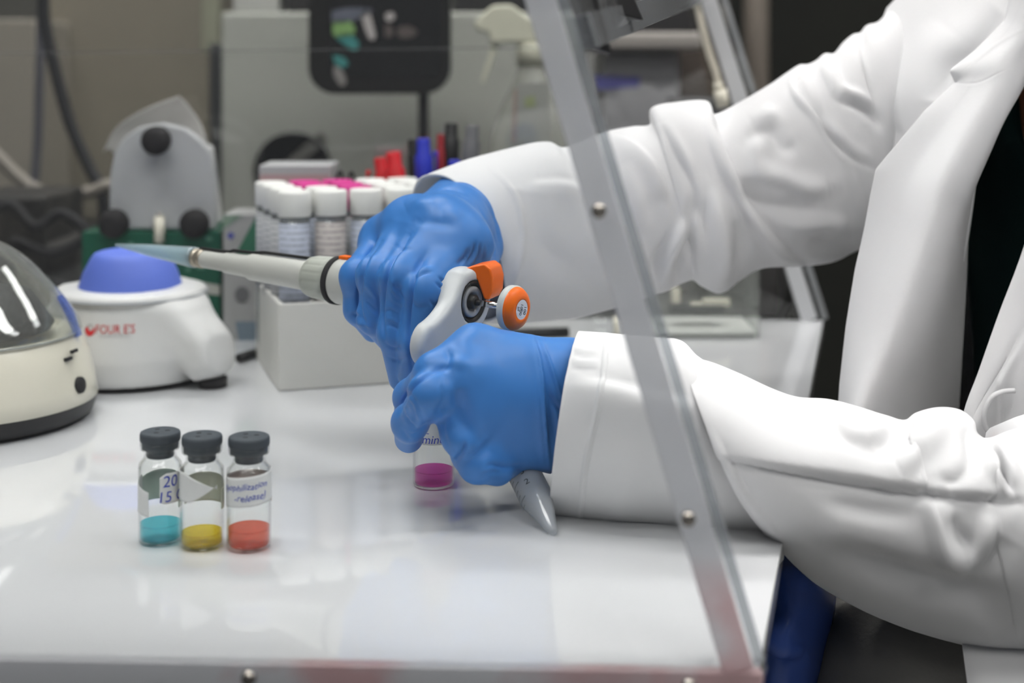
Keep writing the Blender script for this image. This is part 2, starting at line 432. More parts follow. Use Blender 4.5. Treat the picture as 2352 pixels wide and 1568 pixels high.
NR, NL = np.array([.0913, .5246]), np.array([-.50, .5504])
FR, FL = np.array([.2680, 1.2240]), np.array([-.50, 1.2560])
hood = thing('laboratory_hood', (-.1, .88, ZT-.012), 'clear acrylic hood with slanted front and glossy white base on the bench', 'hood')
def w2(p, z): return W(p[0], p[1], z)
MB().prism([w2(NL, -.0115), w2(NR, -.0115), w2(FR, -.0115), w2(FL, -.0115)], (0, 0, .0115)).make('base_tray', M_BASE, hood, bevel=.0008)
nx = NR-NL; nx = nx/np.linalg.norm(nx); ny = np.array([-nx[1], nx[0]])       # along the near side, away from viewer
def NP(x, z, off=0.0):   # point in the near side-panel plane
    t = (x-NR[0])/nx[0]; q = NR + nx*t - ny*(.0006+off); return W(q[0], q[1], z)
ZTOP = .46; SL = -.297   # slope dx/dz of the slanted front
# near side panel (5 mm, clear)
poly = [NP(-.50, -.011), NP(NR[0]-.001, -.011), NP(NR[0]+.002, .002), NP(NR[0]+.002+SL*(ZTOP-.002), ZTOP), NP(-.50, ZTOP)]
MB().prism(poly, np.r_[-ny*.005, 0]).make('side_panel', M_ACRYL, hood, smooth=False)
# flat bars bolted along the panel's edges
def bar(name, a, b, wd, m, off=.0056, th=.006, **k):
    d = b-a; d = d/np.linalg.norm(d); n3 = np.r_[ny, 0]; s = np.cross(d, n3)
    return MB().prism([a+s*wd/2-n3*0, b+s*wd/2, b-s*wd/2, a-s*wd/2], -n3*th).make(name, m, hood, bevel=.0006)
def stainmat():
    m = M_STRIP.copy(); m.name = 'acrylic_strip_stained'; nt = m.node_tree
    tc = nt.nodes.new('ShaderNodeTexCoord'); mp = nt.nodes.new('ShaderNodeMapping')
    n = nt.nodes.new('ShaderNodeTexNoise'); n.inputs['Scale'].default_value = 22; n.inputs['Detail'].default_value = 4
    r = nt.nodes.new('ShaderNodeValToRGB'); r.color_ramp.elements[0].position = .46; r.color_ramp.elements[1].position = .62
    gx = nt.nodes.new('ShaderNodeSeparateXYZ'); ma = nt.nodes.new('ShaderNodeMapRange')
    ma.inputs['From Min'].default_value = .06; ma.inputs['From Max'].default_value = .19
    nt.links.new(tc.outputs['Object'], n.inputs['Vector']); nt.links.new(tc.outputs['Object'], gx.inputs[0]); nt.links.new(gx.outputs['X'], ma.inputs['Value'])
    ad = nt.nodes.new('ShaderNodeMath'); ad.operation = 'MULTIPLY_ADD'; ad.inputs[1].default_value = .26
    nt.links.new(ma.outputs['Result'], ad.inputs[0]); nt.links.new(n.outputs['Fac'], ad.inputs[2]); nt.links.new(ad.outputs[0], r.inputs['Fac'])
    sz = nt.nodes.new('ShaderNodeMapRange'); sz.inputs['From Min'].default_value = .055; sz.inputs['From Max'].default_value = .038
    nt.links.new(gx.outputs['Z'], sz.inputs['Value']); mz = nt.nodes.new('ShaderNodeMath'); mz.operation = 'MULTIPLY'
    nt.links.new(r.outputs['Color'], mz.inputs[0]); nt.links.new(sz.outputs['Result'], mz.inputs[1])
    mix = nt.nodes.new('ShaderNodeMix'); mix.data_type = 'RGBA'
    nt.links.new(mz.outputs[0], mix.inputs[0]); mix.inputs[6].default_value = (.90, .91, .94, 1); mix.inputs[7].default_value = (.86, .62, .63, 1)
    for nd in nt.nodes:
        if nd.type in ('BSDF_DIFFUSE', 'BSDF_TRANSLUCENT'): nt.links.new(mix.outputs[2], nd.inputs['Color'])
    return m
M_STAIN = stainmat()
c0, c1 = NP(.083, .004), NP(.0832+SL*.456, .46)
bar('front_edge_strip', NP(.083-.0, .0008), c1, .0115, M_STAIN)
a, b = NP(-.50, -.0052), NP(NR[0]+.0005, -.0052)
bar('bottom_edge_strip', a, b, .0115, M_STAIN)
# polished end face of panel and inner rail along the slant
n3 = np.r_[ny, 0]
def rail(name, x0, wd, dep, off, m):
    A, B = NP(x0, .001), NP(x0+SL*.455, .456); d = (B-A)/np.linalg.norm(B-A); s = np.cross(d, n3)
    MB().prism([A+s*wd/2+n3*off, B+s*wd/2+n3*off, B-s*wd/2+n3*off, A-s*wd/2+n3*off], n3*dep).make(name, m, hood, bevel=.0005)
rail('front_inner_rail', .0918, .0040, .008, .0012, M_EDGE)
# seam line across the side panel
A, B = NP(-.48, .2232), NP(.028, .2285)
MB().prism([A+n3*.0012, B+n3*.0012, B+n3*.0012+np.array([0,0,.00045]), A+n3*.0012+np.array([0,0,.00045])], n3*.006).make('panel_seam', clear('seam_edge', (.8,.8,.8), body=(.8,.8,.8), bodyfac=.16), hood, smooth=False)
def bolt(x, z, off=.0115, r=.0028):
    c = NP(x, z, off); MB().lathe([(r*1.0, 0), (r, .0012), (r*.86, .0022), (r*.5, .0027), (0, .0029)], c, -n3, 20, cap=False).make('bolt', M_STEEL, hood)
bz = lambda py: .224 - (py-HY)/F*.525
for px, py in ((1377, 480), (1578, 1176)):
    bolt((px-PX0)/F*.5205, .224-(py-HY)/F*.5205)
for px, py in ((583, 1538), (1582, 1562)):
    bolt((px-PX0)/F*(.527 if px < 900 else .518), .224-(py-HY)/F*(.527 if px < 900 else .518))
bolt(-.36, -.0052)
# far side panel + its slanted strip
fx = FR-FL; fx = fx/np.linalg.norm(fx); fy = np.array([-fx[1], fx[0]])
def FP(x, z, off=0.0):
    t = (x-FR[0])/fx[0]; q = FR + fx*t + fy*(.0006+off); return W(q[0], q[1], z)
MB().prism([FP(-.5, -.011), FP(FR[0], -.011), FP(FR[0], .002), FP(FR[0]+SL*(ZTOP-.002)*1.06, ZTOP), FP(-.5, ZTOP)], np.r_[fy*.005, 0]).make('side_panel', M_ACRYL, hood, smooth=False)
A, B = FP(.2555, .0005), FP(.2555-.313*.455, .455); d = (B-A)/np.linalg.norm(B-A); s = np.cross(d, np.r_[fy, 0])*.0068
MB().prism([A+s, B+s, B-s, A-s], -np.r_[fy, 0]*.006).make('front_edge_strip', M_STRIP, hood, bevel=.0006)
A, B = A+np.array([.0145, 0, 0]), B+np.array([.0145, 0, 0]); s = s*.38
MB().prism([A+s, B+s, B-s, A-s], np.r_[fy, 0]*.012).make('front_inner_rail', M_EDGE, hood, bevel=.0005)
# back panel of the hood at left end, roof
MB().box((-.505, .553, ZT-.011), (-.5005, 1.254, ZT+ZTOP)).make('back_panel', M_ACRYL, hood, smooth=False)
R0 = NP(NR[0]+SL*ZTOP, ZTOP+.0005); R1 = FP(FR[0]+SL*(ZTOP-.002)*1.06, ZTOP+.0005)
MB().prism([NP(-.5, ZTOP+.0005), R0, R1, FP(-.5, ZTOP+.0005)], (0, 0, .005)).make('roof_panel', M_ACRYL, hood, smooth=False)
# hinged front sash, lifted: its lower edge runs away from the viewer
S0, S1 = P(1343, 117, .534), P(1613, 4, 1.215)
up = np.array([SL*.24, 0, .235])
ez = np.array([.0045, 0, .0012])
MB().prism([S0, S1, S1+up*.62, S0+up*.90], ez).make('front_sash', clear('sash_acrylic', (.90, .91, .92), rough=.03, body=(.55, .56, .56), bodyfac=.22), hood, smooth=False)
e = (S1-S0)/np.linalg.norm(S1-S0)
MB().prism([S0-ez*.3, S1-ez*.3, S1-ez*.3+up*.055, S0-ez*.3+up*.055], ez*1.6).make('sash_edge_bar', M_EDGE, hood, bevel=.0004)
for f, zz, r in ((.17, .0085, .0085), (.42, .012, .007)):
    c = S0*(1-f) + S1*f + up*zz/.235 - ez*.4
    MB().lathe([(r*.8, 0), (r, .0010), (r*1.05, .006), (r*.8, .0095), (0, .0105)], c, (-1, -.15, -.1), 28).make('sash_knob', M_BLACK, hood)
MB().obox(P(1356, 46, .562), np.array([.0045, .003, -.0012]), np.array([-.001, .004, 0]), np.array([-.0035, 0, .0125])).make('sash_hinge', M_BLACK, hood, bevel=.001)
MB().obox(P(1428, 6, .640), np.array([.006, .004, -.0012]), np.array([-.001, .006, 0]), np.array([-.003, 0, .007])).make('sash_hinge', M_BLACK, hood, bevel=.001)
# cream cable with its connector on the far panel
cb = thing('power_cable', P(1655, 240, 1.20), 'cream cable with white plug hanging inside the far slanted edge', 'cable')
MB().tube(spline([P(1590, -40, 1.205), P(1603, 20, 1.203), P(1612, 60, 1.20), P(1628, 120, 1.20), P(1643, 165, 1.20), P(1650, 195, 1.20)], 24), .0032).make('cord', mat('cable_cream', (.66, .62, .52), .5), cb)
MB().tube([P(1648, 190, 1.20), P(1653, 208, 1.20)], .0042).tube([P(1653, 206, 1.20), P(1662, 246, 1.20)], .0058).make('plug', M_CREAM, cb)

# ================================================================== three serum vials
def liquid(name, col):
    if name in MATS: return MATS[name]
    m = bpy.data.materials.new(name); m.use_nodes = True; nt = m.node_tree; nt.nodes.clear()
    out = nt.nodes.new('ShaderNodeOutputMaterial'); tr = nt.nodes.new('ShaderNodeBsdfTransparent'); tr.inputs[0].default_value = (*[1-(1-c)*.72 for c in col], 1)
    df = nt.nodes.new('ShaderNodeBsdfDiffuse'); df.inputs[0].default_value = (*col, 1); tl = nt.nodes.new('ShaderNodeBsdfTranslucent'); tl.inputs[0].default_value = (*col, 1)
    a = nt.nodes.new('ShaderNodeAddShader'); a.inputs[0].default_value if False else None
    m1 = nt.nodes.new('ShaderNodeMixShader'); m1.inputs[0].default_value = .55; m2 = nt.nodes.new('ShaderNodeMixShader'); m2.inputs[0].default_value = .26
    nt.links.new(df.outputs[0], m1.inputs[1]); nt.links.new(tl.outputs[0], m1.inputs[2])
    nt.links.new(tr.outputs[0], m2.inputs[1]); nt.links.new(m1.outputs[0], m2.inputs[2]); nt.links.new(m2.outputs[0], out.inputs[0])
    MATS[name] = m; return m
def vial(px, py, R, H, liq, col, label, stop=True, group=None, tilt=0.0, fill=.0085, name='glass_vial'):
    base = PT(px, py, 0.0003)
    t = thing(name, base, label, 'vial', group); k = R/.0100
    hb = H*.735   # height at which shoulder starts
    prof = [(0, .0), (R*.88, 0), (R*.97, .0006), (R, .0018), (R, hb), (R*.97, hb+.0016), (R*.86, hb+.0030), (R*.77, hb+.0040), (R*.735, hb+.0050), (R*.735, H*.885), (R*.78, H*.90), (R*.90, H*.912), (R*.92, H*.93), (R*.92, H*.975), (R*.88, H*.985), (R*.68, H*.985)]
    inner = [(R*.68, H*.985), (R*.65, H*.95), (R*.65, hb+.0045), (R*.84, hb+.0022), (R*.945, hb-.0002), (R*.945, .0020), (R*.84, .0010), (0, .0009)]
    MB().lathe(prof+inner[1:], base, n=56, cap=False).make('glass_body', M_GLASS, t)
    m = [(0, .0014), (R*.84, .0012), (R*.93, .0022), (R*.93, fill+.0006), (R*.89, fill), (R*.3, fill-.0004), (0, fill-.0004)]
    MB().lathe(m, base, n=56, cap=False).make('liquid', liquid('liquid_'+col[0], col[1]), t, smooth=True)
    if stop:
        s = [(0, H*.80), (R*.60, H*.83), (R*.645, H*.85), (R*.65, H*.905), (R*.84, H*.918), (R*.85, H*.984), (R*.90, H*.988), (R*.93, H*1.0), (R*.93, H*1.055), (R*.90, H*1.075), (R*.84, H*1.082), (0, H*1.083)]
        MB().lathe(s, base, n=56, cap=False).make('stopper', M_RUBBER, t)
        mk = MB()
        for a in (.3, 2.2, 4.4):
            c = base + np.array([.0034*k*math.cos(a), .0034*k*math.sin(a), H*1.0830]); mk.lathe([(0, .00028), (.0009, .00025), (.0013, 0)], c, n=10, cap=False)
        mk.make('stopper_dimples', mat('rubber_dark', (.03, .035, .04), .7), t)
    return t, base
R, H = .0100, .0470
G3 = 'stoppered vials in a row on the white base'
t, b = vial(368, 1240, R, H, 'b', ('blue', (.16, .82, .92)), 'glass vial with turquoise liquid and torn label marked 20 and 15, left of the row', group=G3, fill=.0080)
patch_cyl('label', b, R, lambda a: .0150-.0012*(a+1.4), lambda a: .0282-.003*(a+1.4), -1.95, -.30, M_LABEL, t)
patch_cyl('label', b, R, lambda a: .0195+.0045*max(0, .45-a), lambda a: .0335-.006*max(0, .5-a), .22, 1.2, M_LABEL, t)
patch_cyl('label', b, R*.995, lambda a: .0165, lambda a: .0305-.0016*abs(a-PI)**2, 1.2, 2*PI-1.95, mat('label_back', (.52, .62, .56), .8), t)
text_cyl('handwriting', '20', .0075, b, R+.0002, .70, .0295, M_INK, t, shear=.1)
text_cyl('handwriting', '15 Ca', .0070, b, R+.0002, .92, .0225, M_INK, t, shear=.1)
t, b = vial(464, 1251, R, H, 'y', ('yellow', (1.0, .84, .0)), 'glass vial with yellow liquid and blank pointed label, middle of the row', group=G3, fill=.0060)
patch_cyl('label', b, R, lambda a: .0222+.0062*max(0, a+.35)**1.0*.9, lambda a: .0355-.0052*max(0, a+.6), -2.0, .95, M_LABEL, t)
patch_cyl('label', b, R*.995, lambda a: .0175, lambda a: .0310-.0012*(a-PI)**2, 1.25, 2*PI-2.0, mat('label_back_green', (.60, .62, .50), .8), t)
t, b = vial(572, 1254, R*1.02, H, 'o', ('orange', (1.0, .28, .15)), 'glass vial with orange liquid and handwritten paper label, right of the row', group=G3, fill=.0084)
R3 = R*1.02
patch_cyl('label', b, R3, lambda a: .0208+.0010*a, lambda a: .0345+.0010*a, -1.75, 1.75, M_LABEL, t)
patch_cyl('label', b, R3*.995, lambda a: .0200, lambda a: .0325, 1.75, 2*PI-1.75, mat('label_back_warm', (.66, .58, .54), .8), t)
text_cyl('handwriting', '(lyophilization', .0041, b, R3+.0002, -.08, .0298, M_INK, t, slope=.10, shear=.25, jitter=.0003)
text_cyl('handwriting', '-release)', .0044, b, R3+.0002, .22, .0252, M_INK, t, slope=.10, shear=.25, jitter=.0003)
# the pink vial in the left hand
t, b = vial(996, 1112, .0110, .0560, 'p', ('pink', (1.0, .13, .74)), 'open glass vial with bright pink liquid held under the lower gloved hand', stop=False, fill=.0078)
patch_cyl('label', b, .0110, lambda a: .0235, lambda a: .0400, -1.8, 1.8, M_LABEL, t)
patch_cyl('label', b, .0110, lambda a: .0405, lambda a: .0465, -1.2, 1.8, mat('label_pink', (.74, .58, .60), .8), t)
text_cyl('handwriting', 'amine', .0062, b, .0112, -.10, .0262, M_INK, t, shear=.2)
text_cyl('handwriting', '_', .0062, b, .0112, -.30, .0320, M_INK, t)

# ================================================================== 15 ml tube in the left hand
T0 = PT(1272, 1224, .0015); T1 = W(-.0175, .779, .046); ax = (T1-T0)/np.linalg.norm(T1-T0)
t = thing('centrifuge_tube', T0, 'clear conical tube with black graduations held slanting in the lower gloved hand', 'tube')
prof = [(0, 0), (.0016, .0001), (.0022, .001), (.0028, .004), (.0078, .0235), (.0083, .027), (.0085, .112), (.0095, .1125), (.0095, .115), (.0079, .115), (.0076, .112), (.0074, .027), (.0068, .0235), (.0019, .0045), (0, .003)]
MB().lathe(prof, T0, ax, 48, cap=False).make('tube_body', clear('tube_clear', (.90, .92, .94), body=(.90, .92, .95), bodyfac=.36, ior=1.45, edge=.4), t)
MB().lathe([(.0098, .103), (.0103, .104), (.0103, .118), (.0095, .1195), (0, .1195)], T0, ax, 32).make('tube_cap', mat('blue_cap', (.05, .12, .5), .5), t)
uu = np.cross(ax, (0, -1, 0)); uu /= np.linalg.norm(uu); vv = np.cross(ax, uu)
if vv[1] > 0: vv = -vv
if uu[0] < 0: uu = -uu     # uu: to the right in view, vv: to the viewer
mk = MB()
def oncyl(a, h, r=.00862): return T0 + ax*h + r*(math.sin(a)*uu + math.cos(a)*vv)
for k in range(11):
    h = .0195+.0036*k; a0, a1 = -1.0, (-.25 if k % 3 == 1 else -.55)
    G = np.array([[oncyl(a, h+dh) for a in np.linspace(a0, a1, 8)] for dh in (-.00022, .00022)]); V, Fc = gridmesh(G); mk.add(V, Fc)
mk.make('graduations', M_BLACK, t)
for s, h in (('2', .0300), ('3', .0378), ('4', .0585)):
    V, Fc = text_mesh(s, .0052); mesh('graduation_number', np.array([oncyl(.20 + v[0]/.0086, h+v[1], .0087) for v in V]), Fc, M_BLACK, t, smooth=False)

# ================================================================== pipette
A0 = P(265, 562, .920); A1 = P(1180, 708, .735); pa = (A1-A0); PL = np.linalg.norm(pa); pa = pa/PL
def PA(t): return A0 + (A1-A0)*t
pip = thing('pipette', PA(.9), 'grey and orange pipette with clear tip held in the upper gloved hand', 'pipette')
def ring(prof, name, m, n=48, cap=True, **k): return MB().lathe([(r, t*PL) for r, t in prof], A0, pa, n, cap).make(name, m, pip, **k)
ring([(.0005, 0), (.0009, .002), (.0037, .10), (.0057, .200), (.0064, .230), (.0064, .240), (.0048, .240), (.0047, .205), (.0026, .10), (.0002, .004)], 'disposable_tip', clear('tip_plastic', (.80, .88, .90), body=(.70, .84, .90), bodyfac=.42, rough=.12, edge=.3), cap=False)
ring([(.0046, .228), (.0050, .240), (.0058, .2405), (.0058, .246), (.0053, .247), (.0053, .252), (.0058, .253), (.0058, .262), (.0054, .265)], 'tip_cone', mat('cone_metal', (.42, .37, .30), .35, metal=.7))
ring([(.0050, .264), (.0054, .268), (.0055, .322), (.0063, .328), (.0066, .385), (.0080, .398), (.0086, .52), (.0086, .565)], 'shaft', M_PIP)
# ribbed collar
V = []; Fc = []; n = 96; prof = [(.0088, .547), (.0112, .550), (.0121, .562), (.0126, .590), (.0129, .608), (.0115, .609)]
u = np.cross(pa, (0, 0, 1)); u /= np.linalg.norm(u); v = np.cross(u, pa)
for r, tt in prof:
    for k in range(n):
        a = 2*PI*k/n; g = .00045 if (k % 6 == 0 and .555 < tt < .60) else 0
        V.append(A0 + pa*tt*PL + (r-g)*(math.cos(a)*u + math.sin(a)*v))
for i in range(len(prof)-1):
    for k in range(n): Fc.append((i*n+k, i*n+(k+1) % n, (i+1)*n+(k+1) % n, (i+1)*n+k))
mesh('ribbed_collar', V, Fc, mat('collar_grey', (.44, .46, .41), .5), pip)
ring([(.0124, .609), (.0137, .610), (.0137, .619), (.0124, .620)], 'lock_ring', M_BLACKR)
ring([(.0126, .620), (.0131, .624), (.0129, .632), (.0131, .638), (.0129, .644), (.0131, .650), (.0130, .67), (.0112, .72), (.0112, .84), (.0110, .86)], 'barrel', M_PIP)
MB().tube([PA(t) + v*r for t, r in ((.255, .0062), (.31, .0064), (.335, .0068), (.345, .0080), (.40, .0084), (.43, .0096), (.53, .0100), (.56, .0105))], .0010, 8).make('ejector_wire', M_BLACK, pip)
MB().obox(PA(.632)+v*.0136, pa*.0035, u*.0028, v*.0010).make('volume_lock', M_ORANGE, pip, bevel=.0005)
# head with the finger hook (signed-distance solid)
hv = -u if u[1] > 0 else u      # across the axis, towards the viewer
C = PA(.887)
def smax(a_, b_, k): return -smin(-a_, -b_, k)
def fhead(p):
    q = p - C; a = q@pa; hh = q@hv; z = q@v
    x0 = np.array([.0, .0]); x1 = np.array([.0350, -.0165]); ab = x1-x0
    w_ = np.stack([hh, z], 1); t = np.clip((w_@ab)/(ab@ab), 0, 1)
    d2 = np.linalg.norm(w_-t[:, None]*ab, axis=1) - (.0172 - .0088*t + .0040*t*t - .012*t*(1-t))
    d2 = smax(d2, np.abs(a-.0035-.0055*t) - (.0058-.001*t), .004)
    boss = smax(np.hypot(hh, z) - .0148, np.abs(a+.004) - .0128, .003)
    body = smax(np.hypot(hh, z) - .0150, np.abs(a+.018) - .020, .004)
    d = smin(smin(d2, boss, .002), body, .006)
    rec = np.maximum(np.hypot(hh, z) - .0112, -(a-.0040))
    return smax(d, -rec, .0008)
V, Fc, N = nets(fhead, C-.062, C+.062, .0011)
mesh('handle_head', V, Fc, M_PIPH, pip)
CB = C; C = C + pa*.0040
MB().lathe([(.0111, -.0052), (.0111, .0054), (.0104, .0062), (.0088, .0040), (.0088, -.004), (0, -.004)], C, pa, 48, cap=False).make('black_bush', M_BLACK, pip)
MB().lathe([(.0082, -.0038), (.0082, .0052), (.0074, .0058), (.0052, .0052), (.0044, .0005), (0, .0002)], C, pa, 48, cap=False).make('grey_bush', mat('bush_grey', (.42, .43, .44), .35), pip)
MB().lathe([(.0038, .0), (.0038, .0066), (.003, .0075), (.0017, .0076)], C, pa, 32, cap=False).make('rod_guide', mat('guide_dark', (.05, .05, .05), .3, metal=.6), pip)
MB().tube([C+pa*.002, A1-pa*.002], .0017, 20).make('plunger_rod', M_CHROME, pip)
MB().tube([C+pa*.0055-hv*-.008-v*.0078, C+pa*.0055+hv*.0125-v*.0115], .0009, 8).make('latch_pin', M_BLACK, pip)
# orange tip ejector
EJ = [(1062, 618), (1083, 611), (1112, 606), (1126, 617), (1132, 640), (1130, 672), (1121, 691), (1111, 688), (1104, 668), (1096, 645), (1085, 630)]
Vp = [P(x, y, .752) for x, y in EJ]
MB().prism(Vp, np.array([.006, .016, 0])).make('ejector_button', M_ORANGE, pip, bevel=.0018)
MB().lathe([(0, -.0035), (.0105, -.0035), (.0117, -.0028), (.0119, .0002), (.0112, .0010)], A1, pa, 48, cap=False).make('button_rim', mat('rim_grey', (.60, .63, .62), .4), pip)
MB().lathe([(.0113, .0006), (.0112, .0016), (.0100, .0034), (.0075, .0048), (.0056, .0054), (.0052, .0051), (.0051, .0049), (0, .0049)], A1, pa, 56, cap=False).make('button_cap', M_ORANGE, pip)
bc = A1+pa*.00515
MB().lathe([(0, 0), (.0051, 0)], bc, pa, 40, cap=False).make('volume_label', mat('label_white', (.80, .80, .80), .4), pip)
tu = -v*math.cos(.28) + (-hv)*-math.sin(.28); tu = tu/np.linalg.norm(tu); tv = np.cross(pa, tu)
for s, k in (('100', 1), ('-', .25), ('1000', -.30), ('\u00b5l', -1.15)):
    text_flat('volume_text', s, .0031, bc+tv*k*.0026+pa*.00012, tu, tv, M_BLACK, pip)

# ================================================================== gloves (solid hands modelled in place)
PEOPLE = thing('person', W(.42, .86, -.95), 'person in a white lab coat and blue gloves seated at the hood, pipetting', 'person')
def J(px, py, Y, r): return (P(px, py, Y), r*.001)
# --- right hand (holds the pipette)
rw = J(1078, 486, .872, 22.5)
rk = [J(1064, 566, .780, 12.5), J(1010, 524, .792, 13), J(945, 522, .812, 12.6), J(884, 560, .832, 11.6)]
rf = [[rk[0], J(974, 668, .750, 10.6), J(958, 785, .7485, 9.2), J(948, 862, .757, 7.6)],
      [rk[1], J(918, 640, .757, 10.6), J(908, 765, .757, 9.2), J(924, 868, .768, 7.4)],
      [rk[2], J(864, 632, .770, 10.3), J(860, 728, .771, 9.0), J(893, 775, .790, 7.4)],
      [rk[3], J(822, 635, .788, 9.6), J(826, 710, .789, 8.2), J(858, 757, .802, 7.0)]]
rth = [J(1092, 505, .860, 17), J(1103, 565, .828, 12.2), J(1098, 640, .795, 10.5), J(1080, 690, .790, 9)]
def fright(p):
    q = (p[:, 2]-P(0, 610, .77)[2])/.022; web = .0028 + .016*np.clip(q, 0, 1)
    palm = None
    for k, (c, r) in enumerate(rk):
        e = cone(p, rw[0], c, .019, r+.0015); palm = e if palm is None else smin(palm, e, .012)
    palm = smin(palm, cone(p, rk[0][0]+np.array([0, .006, .002]), rk[1][0]+np.array([0, .004, .001]), .013, .0135), .010)
    palm = smin(palm, cone(p, rk[1][0]+np.array([0, .004, .001]), rk[2][0]+np.array([0, .004, .001]), .0135, .013), .010)
    palm = smin(palm, cone(p, rk[2][0]+np.array([0, .004, .001]), rk[3][0]+np.array([0, .004, .004]), .013, .012), .010)
    palm = smin(palm, cone(p, rw[0], P(1140, 468, .915), .0205, .023), .014)
    d = None
    for ch in rf:
        e = chain(p, ch, .0045); d = e if d is None else smin(d, e, web)
    d = smin(d, palm, .010)
    th = chain(p, rth, .006)
    return smin(d, th, .007)
allp = np.array([j[0] for ch in rf+[rth, [rw, J(1150, 455, .915, 1)]] for j in ch])
V, Fc, N = nets(fright, allp.min(0)-.030, allp.max(0)+.030, .0010)
RFOLD = [([(868, 552), (845, 590), (831, 630), (824, 680), (828, 720), (845, 762)], -2.2, 5, 5), ([(880, 545), (868, 560), (850, 585)], -1.2, 8, 8),
         ([(938, 538), (908, 582), (888, 622), (878, 680), (876, 730), (884, 790)], -3.2, 5, 5), ([(950, 528), (935, 545), (915, 575)], -1.2, 9, 9),
         ([(968, 598), (952, 632), (942, 680), (936, 745), (940, 800), (950, 860)], -3.0, 5, 5), ([(985, 575), (970, 600), (955, 630)], -1.0, 9, 9),
         ([(905, 562), (925, 570), (948, 572)], -.7, 4, 6), ([(948, 632), (965, 620), (990, 612)], 1.4, 3, 6), ([(952, 640), (972, 628), (992, 624)], -1.0, 3, 3),
         ([(1000, 428), (1050, 424), (1100, 448), (1132, 492)], 1.3, 3, 7), ([(992, 438), (1040, 434), (1075, 452)], -1.3, 3, 4), ([(1048, 412), (1100, 436), (1135, 478), (1150, 535)], 1.2, 3, 6), ([(1105, 452), (1135, 500), (1148, 560)], -1.3, 3, 4), ([(1120, 515), (1134, 555), (1138, 600)], 1.0, 3, 5), ([(1095, 470), (1125, 520), (1138, 570)], -1.0, 3, 3),
         ([(1092, 556), (1088, 585), (1072, 607)], -2.6, 4, 5), ([(1104, 560), (1102, 588), (1092, 608)], -2.2, 3, 4), ([(1080, 570), (1070, 592), (1052, 608)], -2.4, 4, 6), ([(1114, 565), (1112, 590), (1104, 608)], -1.6, 3, 3),
         ([(930, 478), (962, 466), (1000, 474)], 1.6, 16, 16), ([(1015, 488), (1040, 490), (1060, 505)], 1.4, 16, 16), ([(950, 508), (1000, 512), (1045, 520)], -1.2, 12, 12),
         ([(878, 718), (895, 712), (915, 722)], -.9, 3, 3), ([(883, 735), (900, 733), (920, 745)], .8, 3, 3), ([(885, 752), (900, 745), (918, 758)], -.7, 3, 3),
         ([(842, 690), (856, 706), (870, 714)], -.9, 3, 3), ([(838, 650), (852, 668), (866, 690)], .8, 5, 5), ([(840, 700), (852, 716), (866, 724)], .7, 3, 3), ([(896, 652), (915, 668), (928, 692)], -.9, 4, 4), ([(902, 640), (902, 662), (918, 684)], 1.0, 3, 3), ([(910, 650), (920, 660), (915, 672)], -.9, 3, 3), ([(895, 668), (905, 690), (925, 700)], .7, 3, 3),
         ([(942, 690), (960, 706), (985, 702)], -.8, 4, 4), ([(1008, 636), (1022, 648), (1030, 645)], -1.5, 2.5, 3), ([(1000, 648), (1015, 660), (1026, 658)], -1.2, 2.5, 3), ([(985, 688), (1000, 700), (1010, 692)], -1.2, 2.5, 3), ([(800, 725), (815, 722), (832, 735)], -1.2, 3, 4), ([(815, 742), (835, 745), (855, 752)], 1.0, 3, 4),
         ([(885, 790), (905, 800), (930, 795)], -.8, 3, 3), ([(890, 820), (915, 828), (938, 820)], -.6, 4, 4), ([(940, 800), (955, 815), (975, 812)], -.8, 3, 3), ([(900, 500), (880, 530), (868, 552)], -.8, 12, 12), ([(965, 500), (950, 520), (940, 535)], -.8, 12, 12)]
V = folds(V, N, RFOLD)
gr = mesh('glove', V, Fc, M_GLOVE, PEOPLE)
gr['label'] = 'blue glove gripping the pipette'
# --- left hand (holds vial and tube)
lw0, lw1 = J(1318, 865, .712, 17), J(1296, 995, .712, 17)
lk = [J(1092, 803, .702, 11.6), J(1066, 868, .688, 12.5), J(1074, 935, .688, 12.2), J(1112, 1005, .696, 11.5)]
lf = [[lk[0], J(1000, 858, .686, 9.6), J(944, 912, .708, 8.0), J(938, 948, .728, 7.4)],
      [lk[1], J(984, 905, .674, 9.2), J(942, 970, .694, 8.2), J(939, 1006, .714, 7.2)],
      [lk[2], J(1063, 998, .679, 9.6), J(1084, 1042, .690, 9.0), J(1115, 1045, .705, 8)],
      [lk[3], J(1098, 1062, .683, 9.0), J(1142, 1074, .690, 7.2), J(1165, 1068, .704, 6.2)]]
lth = [J(1240, 850, .735, 15), J(1150, 855, .750, 12), J(1062, 880, .762, 10), J(1015, 930, .764, 8.5)]
def fleft(p):
    palm = None
    for k, (c, r) in enumerate(lk):
        f = k/3.; wp = lw0[0]*(1-f)+lw1[0]*f
        e = cone(p, wp, c, .0165, r+.0005); palm = e if palm is None else smin(palm, e, .014)
    palm = smin(palm, cone(p, lk[2][0], lk[3][0], .0122, .0118), .010)
    palm = smin(palm, cone(p, lk[1][0], lk[2][0], .0122, .0120), .010)
    palm = smin(palm, cone(p, J(1225, 985, .71, 1)[0], J(1140, 1035, .705, 1)[0], .0165, .0120), .008)
    palm = smin(palm, cone(p, lw0[0], P(1420, 880, .722), .0165, .017), .01)
    palm = smin(palm, cone(p, lw1[0], P(1420, 990, .722), .0165, .017), .012)
    d = None
    for ch in lf:
        e = chain(p, ch, .0055); d = e if d is None else smin(d, e, .0022)
    d = smin(d, palm, .0055)
    d = smin(d, chain(p, lth, .006), .008)
    tq = p - T0; a = tq@ax; rr = np.linalg.norm(tq - a[:, None]*ax, axis=1)
    return d
allp = np.array([j[0] for ch in lf+[lth, [lw0, lw1, J(1420, 930, .722, 1)]] for j in ch])
